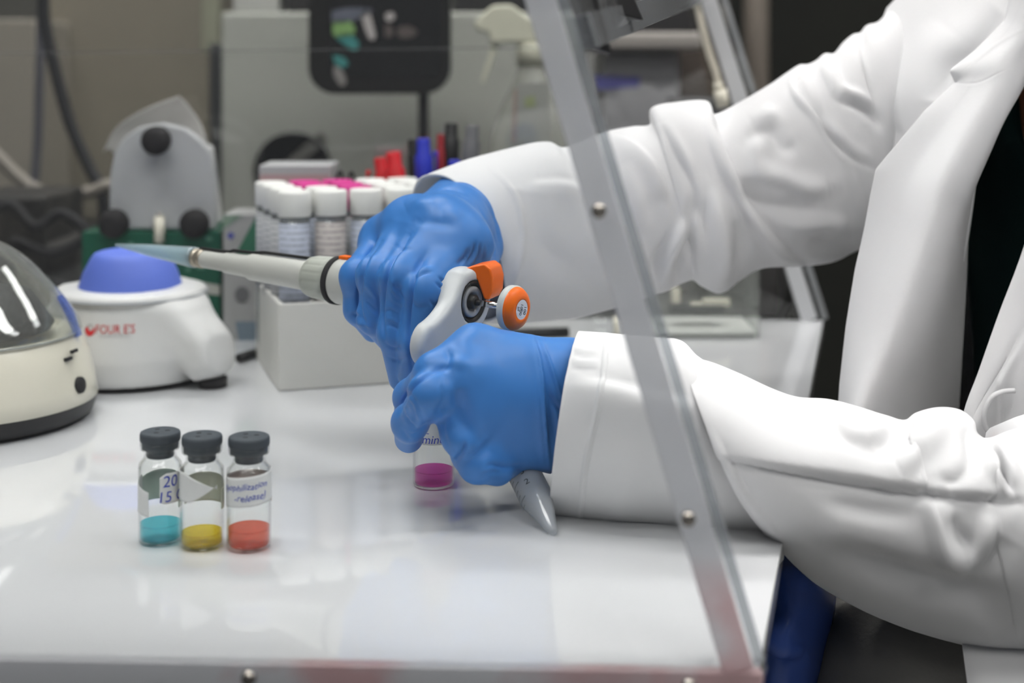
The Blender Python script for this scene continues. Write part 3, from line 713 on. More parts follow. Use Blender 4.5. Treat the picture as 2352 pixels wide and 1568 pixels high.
V, Fc, N = nets(fleft, allp.min(0)-.026, allp.max(0)+.026, .0010)
LFOLD = [([(1004, 850), (972, 866), (945, 890), (925, 925), (917, 952)], -2.8, 4, 5), ([(1035, 842), (1015, 846), (1000, 852)], -1.4, 7, 7),
         ([(1010, 858), (1008, 900), (1016, 950)], .8, 10, 14), ([(1018, 950), (1018, 995), (1034, 1038)], -.8, 6, 6), ([(1044, 1058), (1062, 1042), (1070, 1015)], -3.0, 4, 5), ([(1048, 890), (1058, 940), (1080, 990), (1110, 1020)], -3.2, 22, 30), ([(1030, 870), (1034, 930), (1044, 985)], 1.6, 12, 12),
         ([(1224, 770), (1242, 850), (1249, 950), (1264, 1076)], 3.2, 3.5, 16), ([(1218, 772), (1236, 850), (1243, 950), (1258, 1074)], -1.2, 4, 4),
         ([(1242, 780), (1268, 850), (1294, 925)], 1.6, 4, 10), ([(1238, 785), (1262, 850), (1288, 930)], -1.2, 4, 4), ([(1256, 860), (1266, 930), (1274, 1010)], -1.2, 7, 7), ([(1262, 905), (1280, 935), (1292, 945)], -1.6, 4, 6), ([(1268, 925), (1280, 960), (1284, 985)], 1.2, 5, 5),
         ([(1055, 800), (1078, 775), (1110, 772)], 1.2, 20, 20), ([(1028, 836), (1052, 832), (1080, 842)], 1.5, 14, 14), ([(1020, 800), (1032, 820), (1030, 838)], -.9, 8, 8),
         ([(938, 920), (952, 945), (950, 985)], -1.2, 3, 4), ([(928, 948), (938, 968), (955, 985)], -1.2, 3, 3), ([(945, 930), (962, 955), (966, 980)], .9, 4, 4), ([(922, 930), (935, 940), (932, 960)], .8, 3, 3), ([(950, 910), (958, 930), (968, 945)], -.8, 3, 3), ([(925, 900), (940, 905), (955, 925)], -.6, 3, 3),
         ([(948, 1000), (965, 985), (988, 972)], -1.0, 4, 4), ([(922, 985), (935, 1005), (945, 1015)], -.8, 4, 4), ([(935, 985), (955, 990), (975, 978)], .6, 4, 4),
         ([(1112, 1072), (1135, 1066), (1160, 1072), (1200, 1068)], -1.6, 5, 7), ([(1105, 1090), (1130, 1084), (1158, 1086)], -1.0, 4, 4), ([(1000, 955), (1010, 935), (1020, 915)], -1.0, 6, 6)]
V = folds(V, N, LFOLD)
gl = mesh('glove', V, Fc, M_GLOVE, PEOPLE)
gl['label'] = 'blue glove holding the vial and tube'

# ================================================================== body under the clothes (one surface)
HC = W(.42, .86, 0)
sh_r, sh_l = W(.345, 1.005, .245), W(.50, .70, .245)
def fbody(p):
    fdir = np.array([-.9, -.44, 0]); sdir = np.array([-.44, .9, 0]); R3 = np.stack([fdir, sdir, [0, 0, 1]], 1)
    d = ellipsoid(p, HC+np.array([0, 0, .10]), (.095, .155, .20), R3)
    d = smin(d, ellipsoid(p, HC+np.array([0, 0, -.12]), (.10, .145, .16), R3), .06)
    d = smin(d, cone(p, sh_r, sh_l, .05, .05), .05)
    d = smin(d, cone(p, HC+np.array([-.005, 0, .24]), HC+np.array([-.05, -.02, .37]), .056, .050), .03)
    hd = HC+np.array([-.075, -.035, .475])
    d = smin(d, ellipsoid(p, hd, (.095, .075, .115), R3), .02)
    d = smin(d, ellipsoid(p, hd+fdir*.075+np.array([0, 0, -.055]), (.032, .045, .045), R3), .03)      # chin
    d = smin(d, ellipsoid(p, hd+fdir*.100+np.array([0, 0, -.012]), (.018, .014, .024), R3), .008)      # nose
    for s in (-1, 1):
        d = smin(d, ellipsoid(p, hd+sdir*s*.076+np.array([.005, 0, -.01]), (.016, .008, .028), R3), .004)
        d = -smin(-d, ellipsoid(p, hd+fdir*.098+sdir*s*.033+np.array([0, 0, .012]), (.012, .016, .010), R3), .008)
    d = smin(d, chain(p, [(sh_r, .052), (P(1830, 400, .935), .042), (P(1600, 460, .915), .036), (P(1180, 470, .900), .024)], .02), .03)
    d = smin(d, chain(p, [(sh_l, .052), (P(2560, 1240, .70), .042), (P(2000, 1160, .70), .038), (P(1400, 960, .715), .024)], .02), .03)
    d = smin(d, chain(p, [(W(.43, .93, -.20), .085), (W(.228, .93, -.135), .060), (W(.245, .94, -.58), .042), (W(.245, .94, -.86), .036), (W(.12, .92, -.905), .035)], .02), .04)
    d = smin(d, chain(p, [(W(.45, .81, -.20), .085), (W(.230, .765, -.125), .058), (W(.245, .77, -.58), .042), (W(.245, .77, -.86), .036), (W(.12, .75, -.905), .035)], .02), .04)
    return d
V, Fc, N = nets(fbody, (-.16, .52, 0), (.72, 1.16, ZT+.68), .0085)
mesh('body', V, Fc, M_SKIN, PEOPLE)
hd = HC+np.array([-.075, -.035, .475])
def fhair(p):
    fdir = np.array([-.9, -.44, 0]); sdir = np.array([-.44, .9, 0]); R3 = np.stack([fdir, sdir, [0, 0, 1]], 1)
    d = ellipsoid(p, hd-fdir*.012+np.array([0, 0, .012]), (.106, .088, .122), R3)
    return np.maximum(d, (p-hd)@fdir*.8 - (p-hd)[:, 2]*.75 - .012)
V, Fc, N = nets(fhair, hd-.15, hd+.15, .006)
mesh('hair', V, Fc, mat('hair_dark', (.012, .008, .006), .6), PEOPLE)
def ftrous(p):
    d = chain(p, [(W(.43, .93, -.19), .098), (W(.226, .93, -.132), .070), (W(.245, .94, -.58), .056), (W(.245, .94, -.86), .050)], .02)
    d = smin(d, chain(p, [(W(.45, .81, -.19), .098), (W(.230, .765, -.122), .070), (W(.245, .77, -.58), .056), (W(.245, .77, -.86), .050)], .02), .02)
    d = smin(d, ellipsoid(p, HC+np.array([.02, 0, -.15]), (.135, .165, .14)), .04)
    d = d + .0016*np.sin(p[:, 0]*70+p[:, 2]*50)*np.sin(p[:, 1]*60+p[:, 0]*35)
    return d
V, Fc, N = nets(ftrous, (-.12, .52, .0), (.72, 1.16, ZT+.06), .0085)
V = folds(V, N, [([(1880, 1430), (1915, 1400), (1950, 1385)], 3, 14, 10), ([(1905, 1410), (1940, 1425), (1985, 1450)], 3, 14, 8), ([(1880, 1395), (1910, 1415), (1925, 1460)], -3, 10, 16), ([(2010, 1440), (2080, 1500), (2120, 1560)], 3, 30, 20)])
mesh('trousers', V, Fc, M_TROUSER, PEOPLE)
def fsw(p):
    fdir = np.array([-.9, -.44, 0]); sdir = np.array([-.44, .9, 0]); R3 = np.stack([fdir, sdir, [0, 0, 1]], 1)
    d = ellipsoid(p, HC+np.array([0, 0, .10]), (.108, .165, .212), R3)
    d = smin(d, ellipsoid(p, HC+np.array([0, 0, -.10]), (.112, .155, .18), R3), .06)
    d = smin(d, cone(p, sh_r, sh_l, .056, .056), .05)
    nk = cone(p, HC+np.array([-.03, -.01, .20]), HC+np.array([-.20, -.09, .335]), .079, .100)
    return -smin(-d, nk, .006)
V, Fc, N = nets(fsw, HC-np.array([.28, .28, .30]), HC+np.array([.28, .28, .36]), .0075)
mesh('sweater', V, Fc, M_SWEATER, PEOPLE)

# ================================================================== lab coat
# back and far flank of the coat
c, n = 70, 60; G = np.empty((n, c, 3)); fdir = np.array([-.9, -.44, 0]); sdir = np.array([-.44, .9, 0])
for i, z in enumerate(np.linspace(-.42, .30, n)):
    k = np.interp(z, [-.42, -.2, 0, .15, .24, .30], [1.28, 1.12, 1.0, 1.05, .90, .48])
    for j, a in enumerate(np.linspace(math.radians(48), math.radians(312), c)):
        G[i, j] = HC + fdir*.128*k*math.cos(a) + sdir*.185*k*math.sin(a) + np.array([0, 0, z]) + fdir*(-.004*math.sin(a*9)*max(0, -z*4))
V, Fc = gridmesh(G); coat = mesh('lab_coat', V, Fc, M_COAT, PEOPLE, solid=.002)
# far sleeve (right arm)
SA = [(996, 404, 1108, 738, .868, .042, 88), (1040, 386, 1150, 740, .872, .044, 82), (1100, 363, 1215, 738, .880, .045, 72), (1200, 336, 1320, 728, .892, .047, 36),
      (1258, 328, 1385, 712, .897, .048, 20), (1300, 340, 1440, 695, .900, .048, 15), (1390, 305, 1520, 668, .905, .049, 10), (1450, 294, 1565, 648, .908, .050, 8), (1496, 288, 1592, 640, .910, .050, 8),
      (1500, 250, 1615, 655, .912, .052, 6), (1556, 237, 1655, 667, .914, .052, 5), (1622, 235, 1695, 645, .917, .052, 5), (1643, 264, 1745, 615, .920, .052, 5),
      (1700, 238, 1820, 609, .926, .054, 5), (1770, 196, 1890, 603, .935, .056, 5), (1808, 170, 1925, 594, .939, .056, 5), (1837, 152, 1952, 580, .943, .057, 5), (1857, 150, 1975, 568, .945, .057, 5), (1877, 141, 1992, 556, .947, .058, 3),
      (1895, 126, 2008, 542, .949, .058, 0), (1917, 125, 2030, 525, .951, .058, 0), (1938, 101, 2050, 508, .954, .058, 0), (1960, 83, 2072, 490, .957, .058, 0), (1978, 78, 2090, 478, .959, .058, 0), (1993, 61, 2108, 465, .961, .058, 0),
      (2018, 53, 2135, 450, .964, .058, 0), (2043, 29, 2160, 436, .969, .058, 0), (2065, 22, 2185, 425, .973, .058, 0), (2110, -12, 2230, 400, .985, .058, 0)]
FA = [([(1128, 385), (1185, 450), (1205, 540), (1185, 640), (1150, 725)], .7, 3, 7), ([(1230, 440), (1225, 500), (1260, 580), (1320, 620)], -1.2, 30, 60), ([(1215, 430), (1290, 428), (1340, 440)], 1.0, 10, 40),
      ([(1395, 318), (1450, 340), (1500, 390), (1530, 460)], 2.2, 8, 40), ([(1430, 380), (1460, 450), (1480, 540)], 1.6, 22, 30), ([(1400, 460), (1440, 560), (1470, 650)], 1.4, 15, 25),
      ([(1518, 285), (1555, 360), (1590, 430), (1608, 520)], -2.2, 9, 16), ([(1535, 300), (1575, 380), (1600, 470), (1605, 580)], 1.8, 14, 26),
      ([(1638, 270), (1665, 345), (1705, 430), (1760, 520), (1830, 590)], -2.4, 22, 6), ([(1628, 290), (1650, 360), (1690, 440), (1745, 530), (1800, 590)], 2.2, 26, 10),
      ([(1520, 650), (1530, 590), (1560, 530), (1575, 505)], 2.6, 10, 18), ([(1500, 640), (1510, 590), (1540, 530)], -2.2, 12, 10), ([(1550, 640), (1565, 585), (1580, 545)], -2.0, 10, 8),
      ([(1590, 600), (1585, 520), (1595, 450)], -2.0, 12, 10), ([(1655, 655), (1660, 590), (1650, 500), (1630, 430)], 2.6, 26, 16), ([(1690, 630), (1700, 560), (1690, 500)], -2.2, 14, 20), ([(1620, 560), (1615, 500), (1620, 450)], -1.6, 14, 14),
      ([(1835, 168), (1826, 195), (1845, 232), (1880, 270), (1910, 320), (1960, 365), (2010, 388)], -2.6, 18, 5), ([(1838, 180), (1855, 225), (1900, 290), (1950, 345), (2005, 378)], 2.2, 16, 14), ([(1822, 185), (1835, 230), (1870, 262)], 1.8, 12, 8),
      ([(1925, 232), (1965, 240), (2000, 262), (2020, 290)], -2.6, 12, 10), ([(1920, 215), (1960, 222), (2005, 245)], 1.8, 14, 12), ([(1890, 150), (1920, 200), (1950, 240)], 1.5, 16, 16),
      ([(1700, 400), (1780, 410), (1850, 435), (1900, 430)], 2.4, 26, 14), ([(1690, 440), (1770, 470), (1880, 480)], -2.2, 20, 22), ([(1710, 330), (1760, 300), (1800, 340), (1830, 330)], -1.8, 18, 18), ([(1730, 290), (1760, 270), (1790, 275)], 1.6, 20, 20),
      ([(1800, 520), (1880, 510), (1950, 520)], 2.0, 20, 20), ([(1740, 300), (1735, 360), (1745, 400)], 1.6, 20, 20), ([(1975, 90), (1985, 150), (2000, 210), (2018, 270)], -1.6, 8, 5), ([(1860, 540), (1900, 560), (1960, 545)], -1.5, 16, 20)]
slr = sleeve('sleeve', SA, M_COAT, coat, FA, n=300, c=170, seed=4, expo=2.3)
# near sleeve (left arm): cuff piece, then forearm
SB = [(1330, 764, 1266, 1192, .716, .046, -16), (1385, 769, 1330, 1204, .715, .048, -10), (1440, 775, 1400, 1212, .714, .050, -8), (1500, 780, 1500, 1224, .712, .052, -8), (1562, 786, 1610, 1236, .710, .053, -10), (1600, 820, 1700, 1246, .709, .052, -14), (1660, 860, 1800, 1254, .708, .048, -20)]
FB = [([(1393, 770), (1385, 900), (1350, 1050), (1330, 1200)], .9, 3, 5), ([(1300, 880), (1400, 900), (1475, 920), (1600, 945)], 3.0, 16, 60), ([(1310, 850), (1400, 866), (1480, 884)], 1.0, 60, 14),
      ([(1318, 800), (1345, 815), (1375, 812)], .7, 5, 5), ([(1312, 830), (1340, 842), (1378, 845)], .7, 5, 5), ([(1305, 860), (1335, 870), (1372, 872)], .6, 5, 5),
      ([(1560, 800), (1580, 860), (1612, 960)], 1.5, 10, 18), ([(1420, 1000), (1430, 1100), (1410, 1190)], 1.0, 40, 40)]
sleeve('cuff', SB, M_COAT, coat, FB, n=150, c=130, seed=8)
SF = [(1578, 822, 1796, 1262, .702, .054, -34), (1600, 826, 1812, 1276, .701, .055, -32), (1640, 838, 1838, 1304, .700, .056, -26), (1700, 864, 1880, 1340, .699, .057, -16), (1770, 897, 1950, 1382, .698, .057, -8), (1830, 916, 2010, 1412, .697, .057, 0), (1900, 919, 2080, 1440, .696, .057, 0), (1960, 932, 2140, 1458, .695, .057, 0),
      (2030, 954, 2200, 1472, .694, .057, 0), (2078, 966, 2240, 1479, .693, .057, 0), (2105, 950, 2260, 1482, .692, .057, 0), (2150, 939, 2290, 1485, .691, .057, 0), (2200, 944, 2320, 1487, .690, .057, 0), (2232, 966, 2335, 1488, .690, .057, 0),
      (2246, 1003, 2345, 1489, .690, .057, 0), (2275, 1011, 2370, 1490, .690, .057, 0), (2320, 996, 2410, 1492, .690, .058, 0), (2370, 985, 2470, 1496, .690, .058, 0), (2470, 960, 2560, 1500, .690, .060, 0), (2560, 900, 2660, 1490, .690, .062, 0)]
FF = [([(1650, 1040), (1800, 1068), (1950, 1092), (2060, 1112), (2180, 1126), (2300, 1138), (2360, 1140)], 2.0, 80, 7), ([(1660, 1052), (1800, 1084), (1950, 1110), (2060, 1128), (2180, 1140), (2340, 1152)], -1.6, 5, 14),
      ([(1930, 960), (1950, 1000), (1990, 1010), (2040, 985)], 2.2, 18, 18), ([(1905, 950), (1930, 1000), (1975, 1035)], -1.6, 18, 18), ([(2080, 975), (2050, 1010), (2010, 1050)], -1.8, 18, 22), ([(2170, 960), (2140, 1010), (2090, 1060), (2050, 1080)], 2.8, 26, 30),
      ([(2215, 975), (2230, 1040), (2225, 1090)], -2.0, 20, 18), ([(2245, 1010), (2265, 1080), (2310, 1140)], 2.6, 14, 12), ([(2262, 1010), (2300, 1080), (2330, 1135)], -2.0, 10, 10), ([(2290, 1010), (2320, 1070), (2335, 1130)], 2.2, 12, 10), ([(2225, 1080), (2190, 1110), (2150, 1110)], -1.5, 16, 16),
      ([(1900, 1260), (2000, 1290), (2120, 1330), (2240, 1370), (2340, 1440)], -3.6, 50, 40), ([(2120, 1120), (2150, 1190), (2180, 1270), (2240, 1320)], 3.0, 40, 26), ([(1860, 1200), (2000, 1240), (2120, 1290), (2230, 1330)], 1.8, 50, 30), ([(2240, 1330), (2280, 1290), (2310, 1230)], -2.2, 26, 30), ([(2270, 1180), (2260, 1240), (2240, 1300)], 1.8, 20, 20),
      ([(2180, 1180), (2200, 1230), (2240, 1260)], -2.0, 20, 20), ([(1640, 1000), (1720, 1140), (1800, 1240)], 1.2, 6, 16), ([(1900, 1150), (2000, 1170), (2100, 1180)], -1.0, 20, 20)]
sleeve('sleeve', SF, M_COAT, coat, FF, n=240, c=170, seed=11)
MB().tube(spline([W(.262, .692, -.012), W(.315, .695, .015), W(.40, .70, .12), W(.48, .70, .225), W(.485, .735, .262), W(.45, .80, .27)], 30), [.060]*4+[.066]*20+[.064, .062, .060, .056, .050, .044], 32).make('upper_sleeve', M_COAT, coat)
# chest panel on the far side: shoulder down to the lapel
sheet('front_panel', [[(2040, 20, .968), (2120, -60, .95), (2220, -120, .92), (2330, -180, .88), (2450, -220, .86)],
                      [(2000, 130, .958), (2090, 60, .925), (2200, 10, .885), (2300, -40, .85), (2420, -100, .83)],
                      [(2008, 260, .948), (2070, 200, .91), (2140, 150, .87), (2220, 100, .84), (2330, 30, .82)],
                      [(2016, 392, .940), (2060, 330, .90), (2120, 270, .865), (2200, 210, .84), (2300, 150, .82)],
                      [(2014, 470, .935), (2050, 430, .90), (2110, 380, .865), (2180, 330, .84), (2260, 300, .825)],
                      [(2010, 620, .930), (2050, 600, .90), (2110, 590, .865), (2170, 590, .845), (2215, 600, .835)]], M_COAT, coat,
      [([(2015, 400), (2012, 330), (2030, 260), (2080, 190)], 2.0, 14, 30), ([(2075, 190), (2038, 290), (2026, 370)], -2.2, 14, 14), ([(2180, 60), (2120, 150), (2080, 240), (2050, 300)], 3.0, 40, 40), ([(2300, 20), (2230, 100), (2165, 160), (2150, 240)], -4.0, 30, 26)], n=120, c=80)
# lapel: folded-back front edge with a notch below the collar
sheet('lapel', [[(2340, -90, .818), (2365, -90, .806), (2395, -90, .800), (2420, -90, .803), (2440, -90, .815)],
                [(2309, 50, .818), (2335, 48, .808), (2365, 45, .800), (2390, 60, .802), (2405, 80, .815)],
                [(2270, 92, .818), (2305, 90, .808), (2345, 85, .799), (2370, 105, .801), (2385, 120, .815)],
                [(2240, 120, .818), (2275, 120, .808), (2318, 120, .798), (2352, 140, .801), (2368, 150, .815)],
                [(2183, 163, .818), (2237, 156, .806), (2298, 156, .796), (2345, 166, .800), (2358, 174, .815)],
                [(2196, 190, .818), (2246, 188, .805), (2298, 190, .795), (2336, 202, .799), (2346, 208, .815)],
                [(2122, 258, .818), (2180, 265, .806), (2235, 280, .791), (2288, 290, .796), (2304, 272, .815)],
                [(2062, 330, .818), (2130, 340, .808), (2190, 360, .788), (2245, 372, .794), (2272, 352, .815)],
                [(2012, 390, .818), (2090, 400, .808), (2155, 420, .786), (2215, 430, .794), (2240, 420, .818)],
                [(2000, 450, .818), (2070, 462, .806), (2138, 480, .784), (2195, 480, .800), (2228, 462, .828)],
                [(1988, 520, .818), (2055, 530, .804), (2128, 545, .782), (2182, 540, .803), (2222, 530, .838)],
                [(1966, 620, .818), (2020, 635, .802), (2092, 650, .780), (2160, 650, .806), (2218, 640, .845)],
                [(1946, 750, .818), (1990, 765, .798), (2050, 780, .778), (2130, 775, .808), (2212, 760, .850)],
                [(1932, 880, .818), (1960, 885, .796), (2000, 892, .777), (2095, 888, .810), (2204, 880, .855)],
                [(1926, 980, .818), (1945, 985, .795), (1965, 990, .777), (2070, 985, .811), (2199, 970, .858)],
                [(1918, 1120, .818), (1930, 1120, .795), (1945, 1120, .778), (2050, 1120, .811), (2192, 1120, .860)]], M_COAT, coat,
      [([(2352, 66), (2290, 105), (2235, 145)], .28, 5, 34), ([(2198, 192), (2250, 190), (2310, 160)], -.12, 2, 2)], n=300, c=130, amp=.0003, lin=2)
# near front panel
sheet('front_panel', [[(2500, -140, .83), (2600, -150, .78), (2740, -120, .74), (3050, -40, .68)],
                      [(2465, 60, .82), (2550, 50, .77), (2660, 60, .72), (2950, 120, .655)],
                      [(2440, 220, .81), (2510, 220, .765), (2600, 220, .725), (2820, 230, .66)],
                      [(2405, 400, .80), (2460, 400, .765), (2530, 400, .735), (2700, 400, .69)],
                      [(2352, 575, .79), (2400, 590, .765), (2460, 600, .745), (2640, 600, .71)],
                      [(2296, 720, .785), (2345, 745, .770), (2420, 760, .755), (2600, 760, .72)],
                      [(2250, 850, .782), (2290, 875, .772), (2360, 890, .765), (2560, 890, .735)],
                      [(2212, 955, .780), (2240, 975, .775), (2320, 985, .770), (2520, 985, .745)],
                      [(2190, 1100, .778), (2220, 1110, .776), (2300, 1110, .772), (2500, 1110, .75)],
                      [(2180, 1300, .745), (2215, 1310, .745), (2300, 1310, .740), (2480, 1310, .735)],
                      [(2208, 1470, .690), (2240, 1475, .687), (2320, 1480, .684), (2500, 1480, .68)],
                      [(2225, 1580, .668), (2260, 1585, .664), (2340, 1590, .660), (2500, 1590, .655)],
                      [(2250, 1720, .660), (2290, 1725, .656), (2350, 1730, .652), (2510, 1730, .645)]], M_COAT, coat,
      [([(2352, 760), (2310, 830), (2265, 910), (2240, 965)], -2.4, 7, 14), ([(2345, 770), (2305, 840), (2262, 915), (2238, 970)], 1.6, 18, 5), ([(2300, 860), (2298, 930), (2300, 990)], 1.0, 5, 5)], n=150, c=80)
MB().tube(spline([P(2330, 897, .763), P(2300, 900, .761), P(2275, 915, .761), (P(2260, 950, .762)), P(2266, 985, .764), P(2288, 1006, .766)], 24), .0014, 10).make('crease_loop', M_COAT, coat)  # thin cord added to draw a loop-shaped crease of the coat
# stool under the person
st = thing('lab_stool', W(.44, .86, -.95), 'round black lab stool under the seated person', 'stool')
MB().lathe([(0, .61), (.17, .61), (.185, .625), (.185, .645), (.17, .655), (0, .656)], W(.44, .86, -.95), n=48, cap=False).make('seat', M_BLACKR, st)
MB().lathe([(.025, .03), (.025, .61)], W(.44, .86, -.95), n=24).make('column', M_CHROME, st)
for k in range(5):
    a = k*2*PI/5+.3; e = W(.44, .86, -.95)+np.array([.27*math.cos(a), .27*math.sin(a), .03]); MB().tube([W(.44, .86, -.95)+np.array([0, 0, .07]), e], .014).make('foot', M_BLACK, st)
    MB().lathe([(0, -.03), (.02, -.03), (.025, -.01), (.02, .01), (0, .012)], e, n=20, cap=False).make('glide', M_BLACK, st)

# ================================================================== mini centrifuge at the left edge
cc = PT(-75, 960, 0); CY = cc[1]
ct = thing('mini_centrifuge', cc, 'cream mini centrifuge with clear dome lid at the left edge of the base', 'centrifuge')
k = .0782
MB().lathe([(0, .0008), (k*.90, .0008), (k*.965, .003), (k*.99, .008), (k*1.0, .0128)], cc, n=80, cap=False).make('rubber_base', M_BLACK, ct)
MB().lathe([(k*.96, .0118), (k*1.005, .0128), (k*.985, .022), (k*.935, .040), (k*.905, .0445), (k*.875, .0505), (k*.850, .0525), (k*.80, .0535), (k*.72, .050), (k*.2, .046), (0, .046)], cc, n=96, cap=False).make('housing', M_CREAM, ct)
MB().lathe([(.0672, .0535), (.0684, .0530), (.0686, .0540)], cc, n=96, cap=False).make('rim_line', mat('seam_grey', (.35, .37, .35), .5), ct, solid=.0005)
dome = [tuple(q) for q in spline([(.0680, .0530), (.0655, .0605), (.0560, .0740), (.0475, .0845), (.0345, .0985), (.0205, .1080), (.008, .1125), (.0002, .1130)], 30)]
MB().lathe(dome, cc, n=96, cap=False).make('dome_lid', clear('dome_clear', (.93, .94, .93), ior=1.6, rough=.03, body=(.7, .7, .68), bodyfac=.07, edge=.55), ct, solid=.0018)
MB().lathe([(.050, .0545), (.052, .058), (.038, .078), (.020, .083), (0, .083)], cc, n=48, cap=False).make('rotor', mat('rotor_dark', (.035, .035, .037), .6, noise=(300, (.12, .12, .125), .55, .7)), ct)
def on_body(px, py, r): # point on the centrifuge's housing
    Y = CY
    for _ in range(60):
        dx = min((px-PX0)/F*Y-cc[0], r*.999); Y = .6*Y+.4*(CY-math.sqrt(max(r*r-dx*dx, 0)))
    return np.array([cc[0]+dx, Y, 0])
q = on_body(183, 884, .0768); q[2] = ZC-(884-HY)/F*q[1]
nrm = np.array([q[0]-cc[0], q[1]-cc[1], .012]); nrm /= np.linalg.norm(nrm)
MB().lathe([(0, .0024), (.0044, .0024), (.0050, .0018), (.0052, -.001)], q-nrm*.0004, nrm, 36, cap=False).make('power_button', M_BLACKR, ct)
for px, py in ((157, 824), (170, 806)):
    q = on_body(px, py, .0735); q[2] = ZC-(py-HY)/F*q[1]; nr = np.array([q[0]-cc[0], q[1]-cc[1], .02]); nr /= np.linalg.norm(nr); tt = np.cross((0, 0, 1), nr); tt /= np.linalg.norm(tt)
    MB().obox(q, tt*.0032, np.cross(nr, tt)*.0011, nr*.0012).make('lid_latch', M_BLACK, ct, bevel=.0005)
lp = [P(187, 770, CY), P(163, 712, CY), P(140, 676, CY), P(133, 680, CY), P(152, 718, CY), P(174, 772, CY)]
MB().prism([p - np.array([0, .003, 0]) for p in lp], (0, .006, 0)).make('lid_tab', clear('tab_blue', (.70, .78, .98), body=(.18, .28, .80), bodyfac=.35), ct, bevel=.0005)

# ================================================================== vortex mixer
vc = PT(300, 862, 0)
vx = thing('vortex_mixer', vc, 'white vortex mixer with blue rubber cup and red and grey mark', 'mixer')
def fvx(p):
    q = p-vc; x, y, z = q[:, 0], q[:, 1], q[:, 2]
    r = np.hypot(x, y)
    prof = np.interp(z, [0, .006, .02, .042, .054, .060], [.058, .0600, .0595, .0550, .0530, .0490])
    b = np.maximum(r-prof, np.maximum(.004-z, z-.060))
    d = b*.9
    for a in (math.radians(-28), math.radians(152), math.radians(80)):     # arched feet
        ex = x*math.cos(a)+y*math.sin(a); ey = -x*math.sin(a)+y*math.cos(a)
        top = np.interp(ex, [0, .045, .060, .080, .086], [.060, .059, .051, .038, .022])
        bot = np.interp(ex, [0, .050, .060, .066, .069], [.028, .027, .020, .010, .006])
        f = smax(smax((z-top)*.8, (bot-z)*.8, .008), smax(np.abs(ey)-(.026-.008*np.clip(ex/.08, 0, 1)), np.maximum(ex-.086, -ex), .014), .012)
        d = smin(d, f, .016)
    return d
V, Fc, N = nets(fvx, vc-np.array([.1, .1, .004]), vc+np.array([.1, .1, .08]), .0022)
mesh('housing', V, Fc, M_WHITEP, vx)
MB().lathe([(0, .056), (.0515, .056), (.0535, .0595), (.0520, .0625), (.044, .0640), (0, .0645)], vc, n=80, cap=False).make('top_ring', M_WHITEP, vx)
MB().lathe([(.0540, .0588), (.0543, .0595), (.0539, .0603)], vc, n=80, cap=False).make('ring_seam', mat('seam_soft', (.38, .40, .42), .5), vx, solid=.0004)
MB().lathe([(.0358, .0635), (.0356, .0650), (.0325, .0745), (.0275, .0840), (.0250, .0872), (.0215, .0885), (.012, .0850), (0, .0840)], vc, n=64, cap=False).make('rubber_cup', mat('cup_blue', (.12, .19, .66), .5, spec=.4), vx)
MB().lathe([(0, .0005), (.055, .0005), (.0565, .0045), (.05, .006), (0, .006)], vc, n=64, cap=False).make('dark_base', M_BLACKR, vx)
for a in (-28, 152, 80):
    a = math.radians(a); MB().lathe([(.0095, .0003), (.0100, .0065), (0, .0066)], vc+np.array([.0745*math.cos(a), .0745*math.sin(a), 0]), n=32).make('rubber_foot', M_BLACKR, vx)
# mark on the front
def vfront(px, py):
    x = (px-PX0)/F*(vc[1]-.052)-vc[0]; z = .224-(py-HY)/F*(vc[1]-.052)
    r = np.interp(z, [0, .006, .02, .042, .054, .060], [.058, .0600, .0595, .0550, .0530, .0490])
    y = -math.sqrt(max(r*r-x*x, 0)); return vc+np.array([x, y-.0004, z])
def conform(name, V2, Fc, m):
    return mesh(name, np.array([vfront(a, b) for a, b in V2]), Fc, m, vx, smooth=False)
V, Fc = text_mesh('FOUR E\u0027S', 30, shear=0); V = V*np.array([.75, .92, 1]); conform('brand_text', [(266+v[0], 755-v[1]) for v in V], Fc, mat('brand_red', (.62, .02, .025), .5))
V, Fc = text_mesh('SCIENTIFIC', 11); V = V*np.array([1.3, 1, 1]); conform('brand_text', [(267+v[0], 769-v[1]) for v in V], Fc, mat('brand_grey', (.45, .45, .45), .5))
n = 24; ring_o = [(208+12*math.cos(t), 757+13*math.sin(t)) for t in np.linspace(-.5, PI+.5, n)]; ring_i = [(210+6*math.cos(t), 752+6*math.sin(t)) for t in np.linspace(-.5, PI+.5, n)]
conform('brand_emblem', ring_o+ring_i, [(i, i+1, n+i+1, n+i) for i in range(n-1)], MATS['brand_red'])
ring_o = [(208+12*math.cos(t), 756+13*math.sin(t)) for t in np.linspace(PI+.7, 2*PI-1.0, n)]; ring_i = [(208+8*math.cos(t), 756+9*math.sin(t)) for t in np.linspace(PI+.7, 2*PI-1.0, n)]
conform('brand_emblem', ring_o+ring_i, [(i, i+1, n+i+1, n+i) for i in range(n-1)], MATS['brand_grey'])

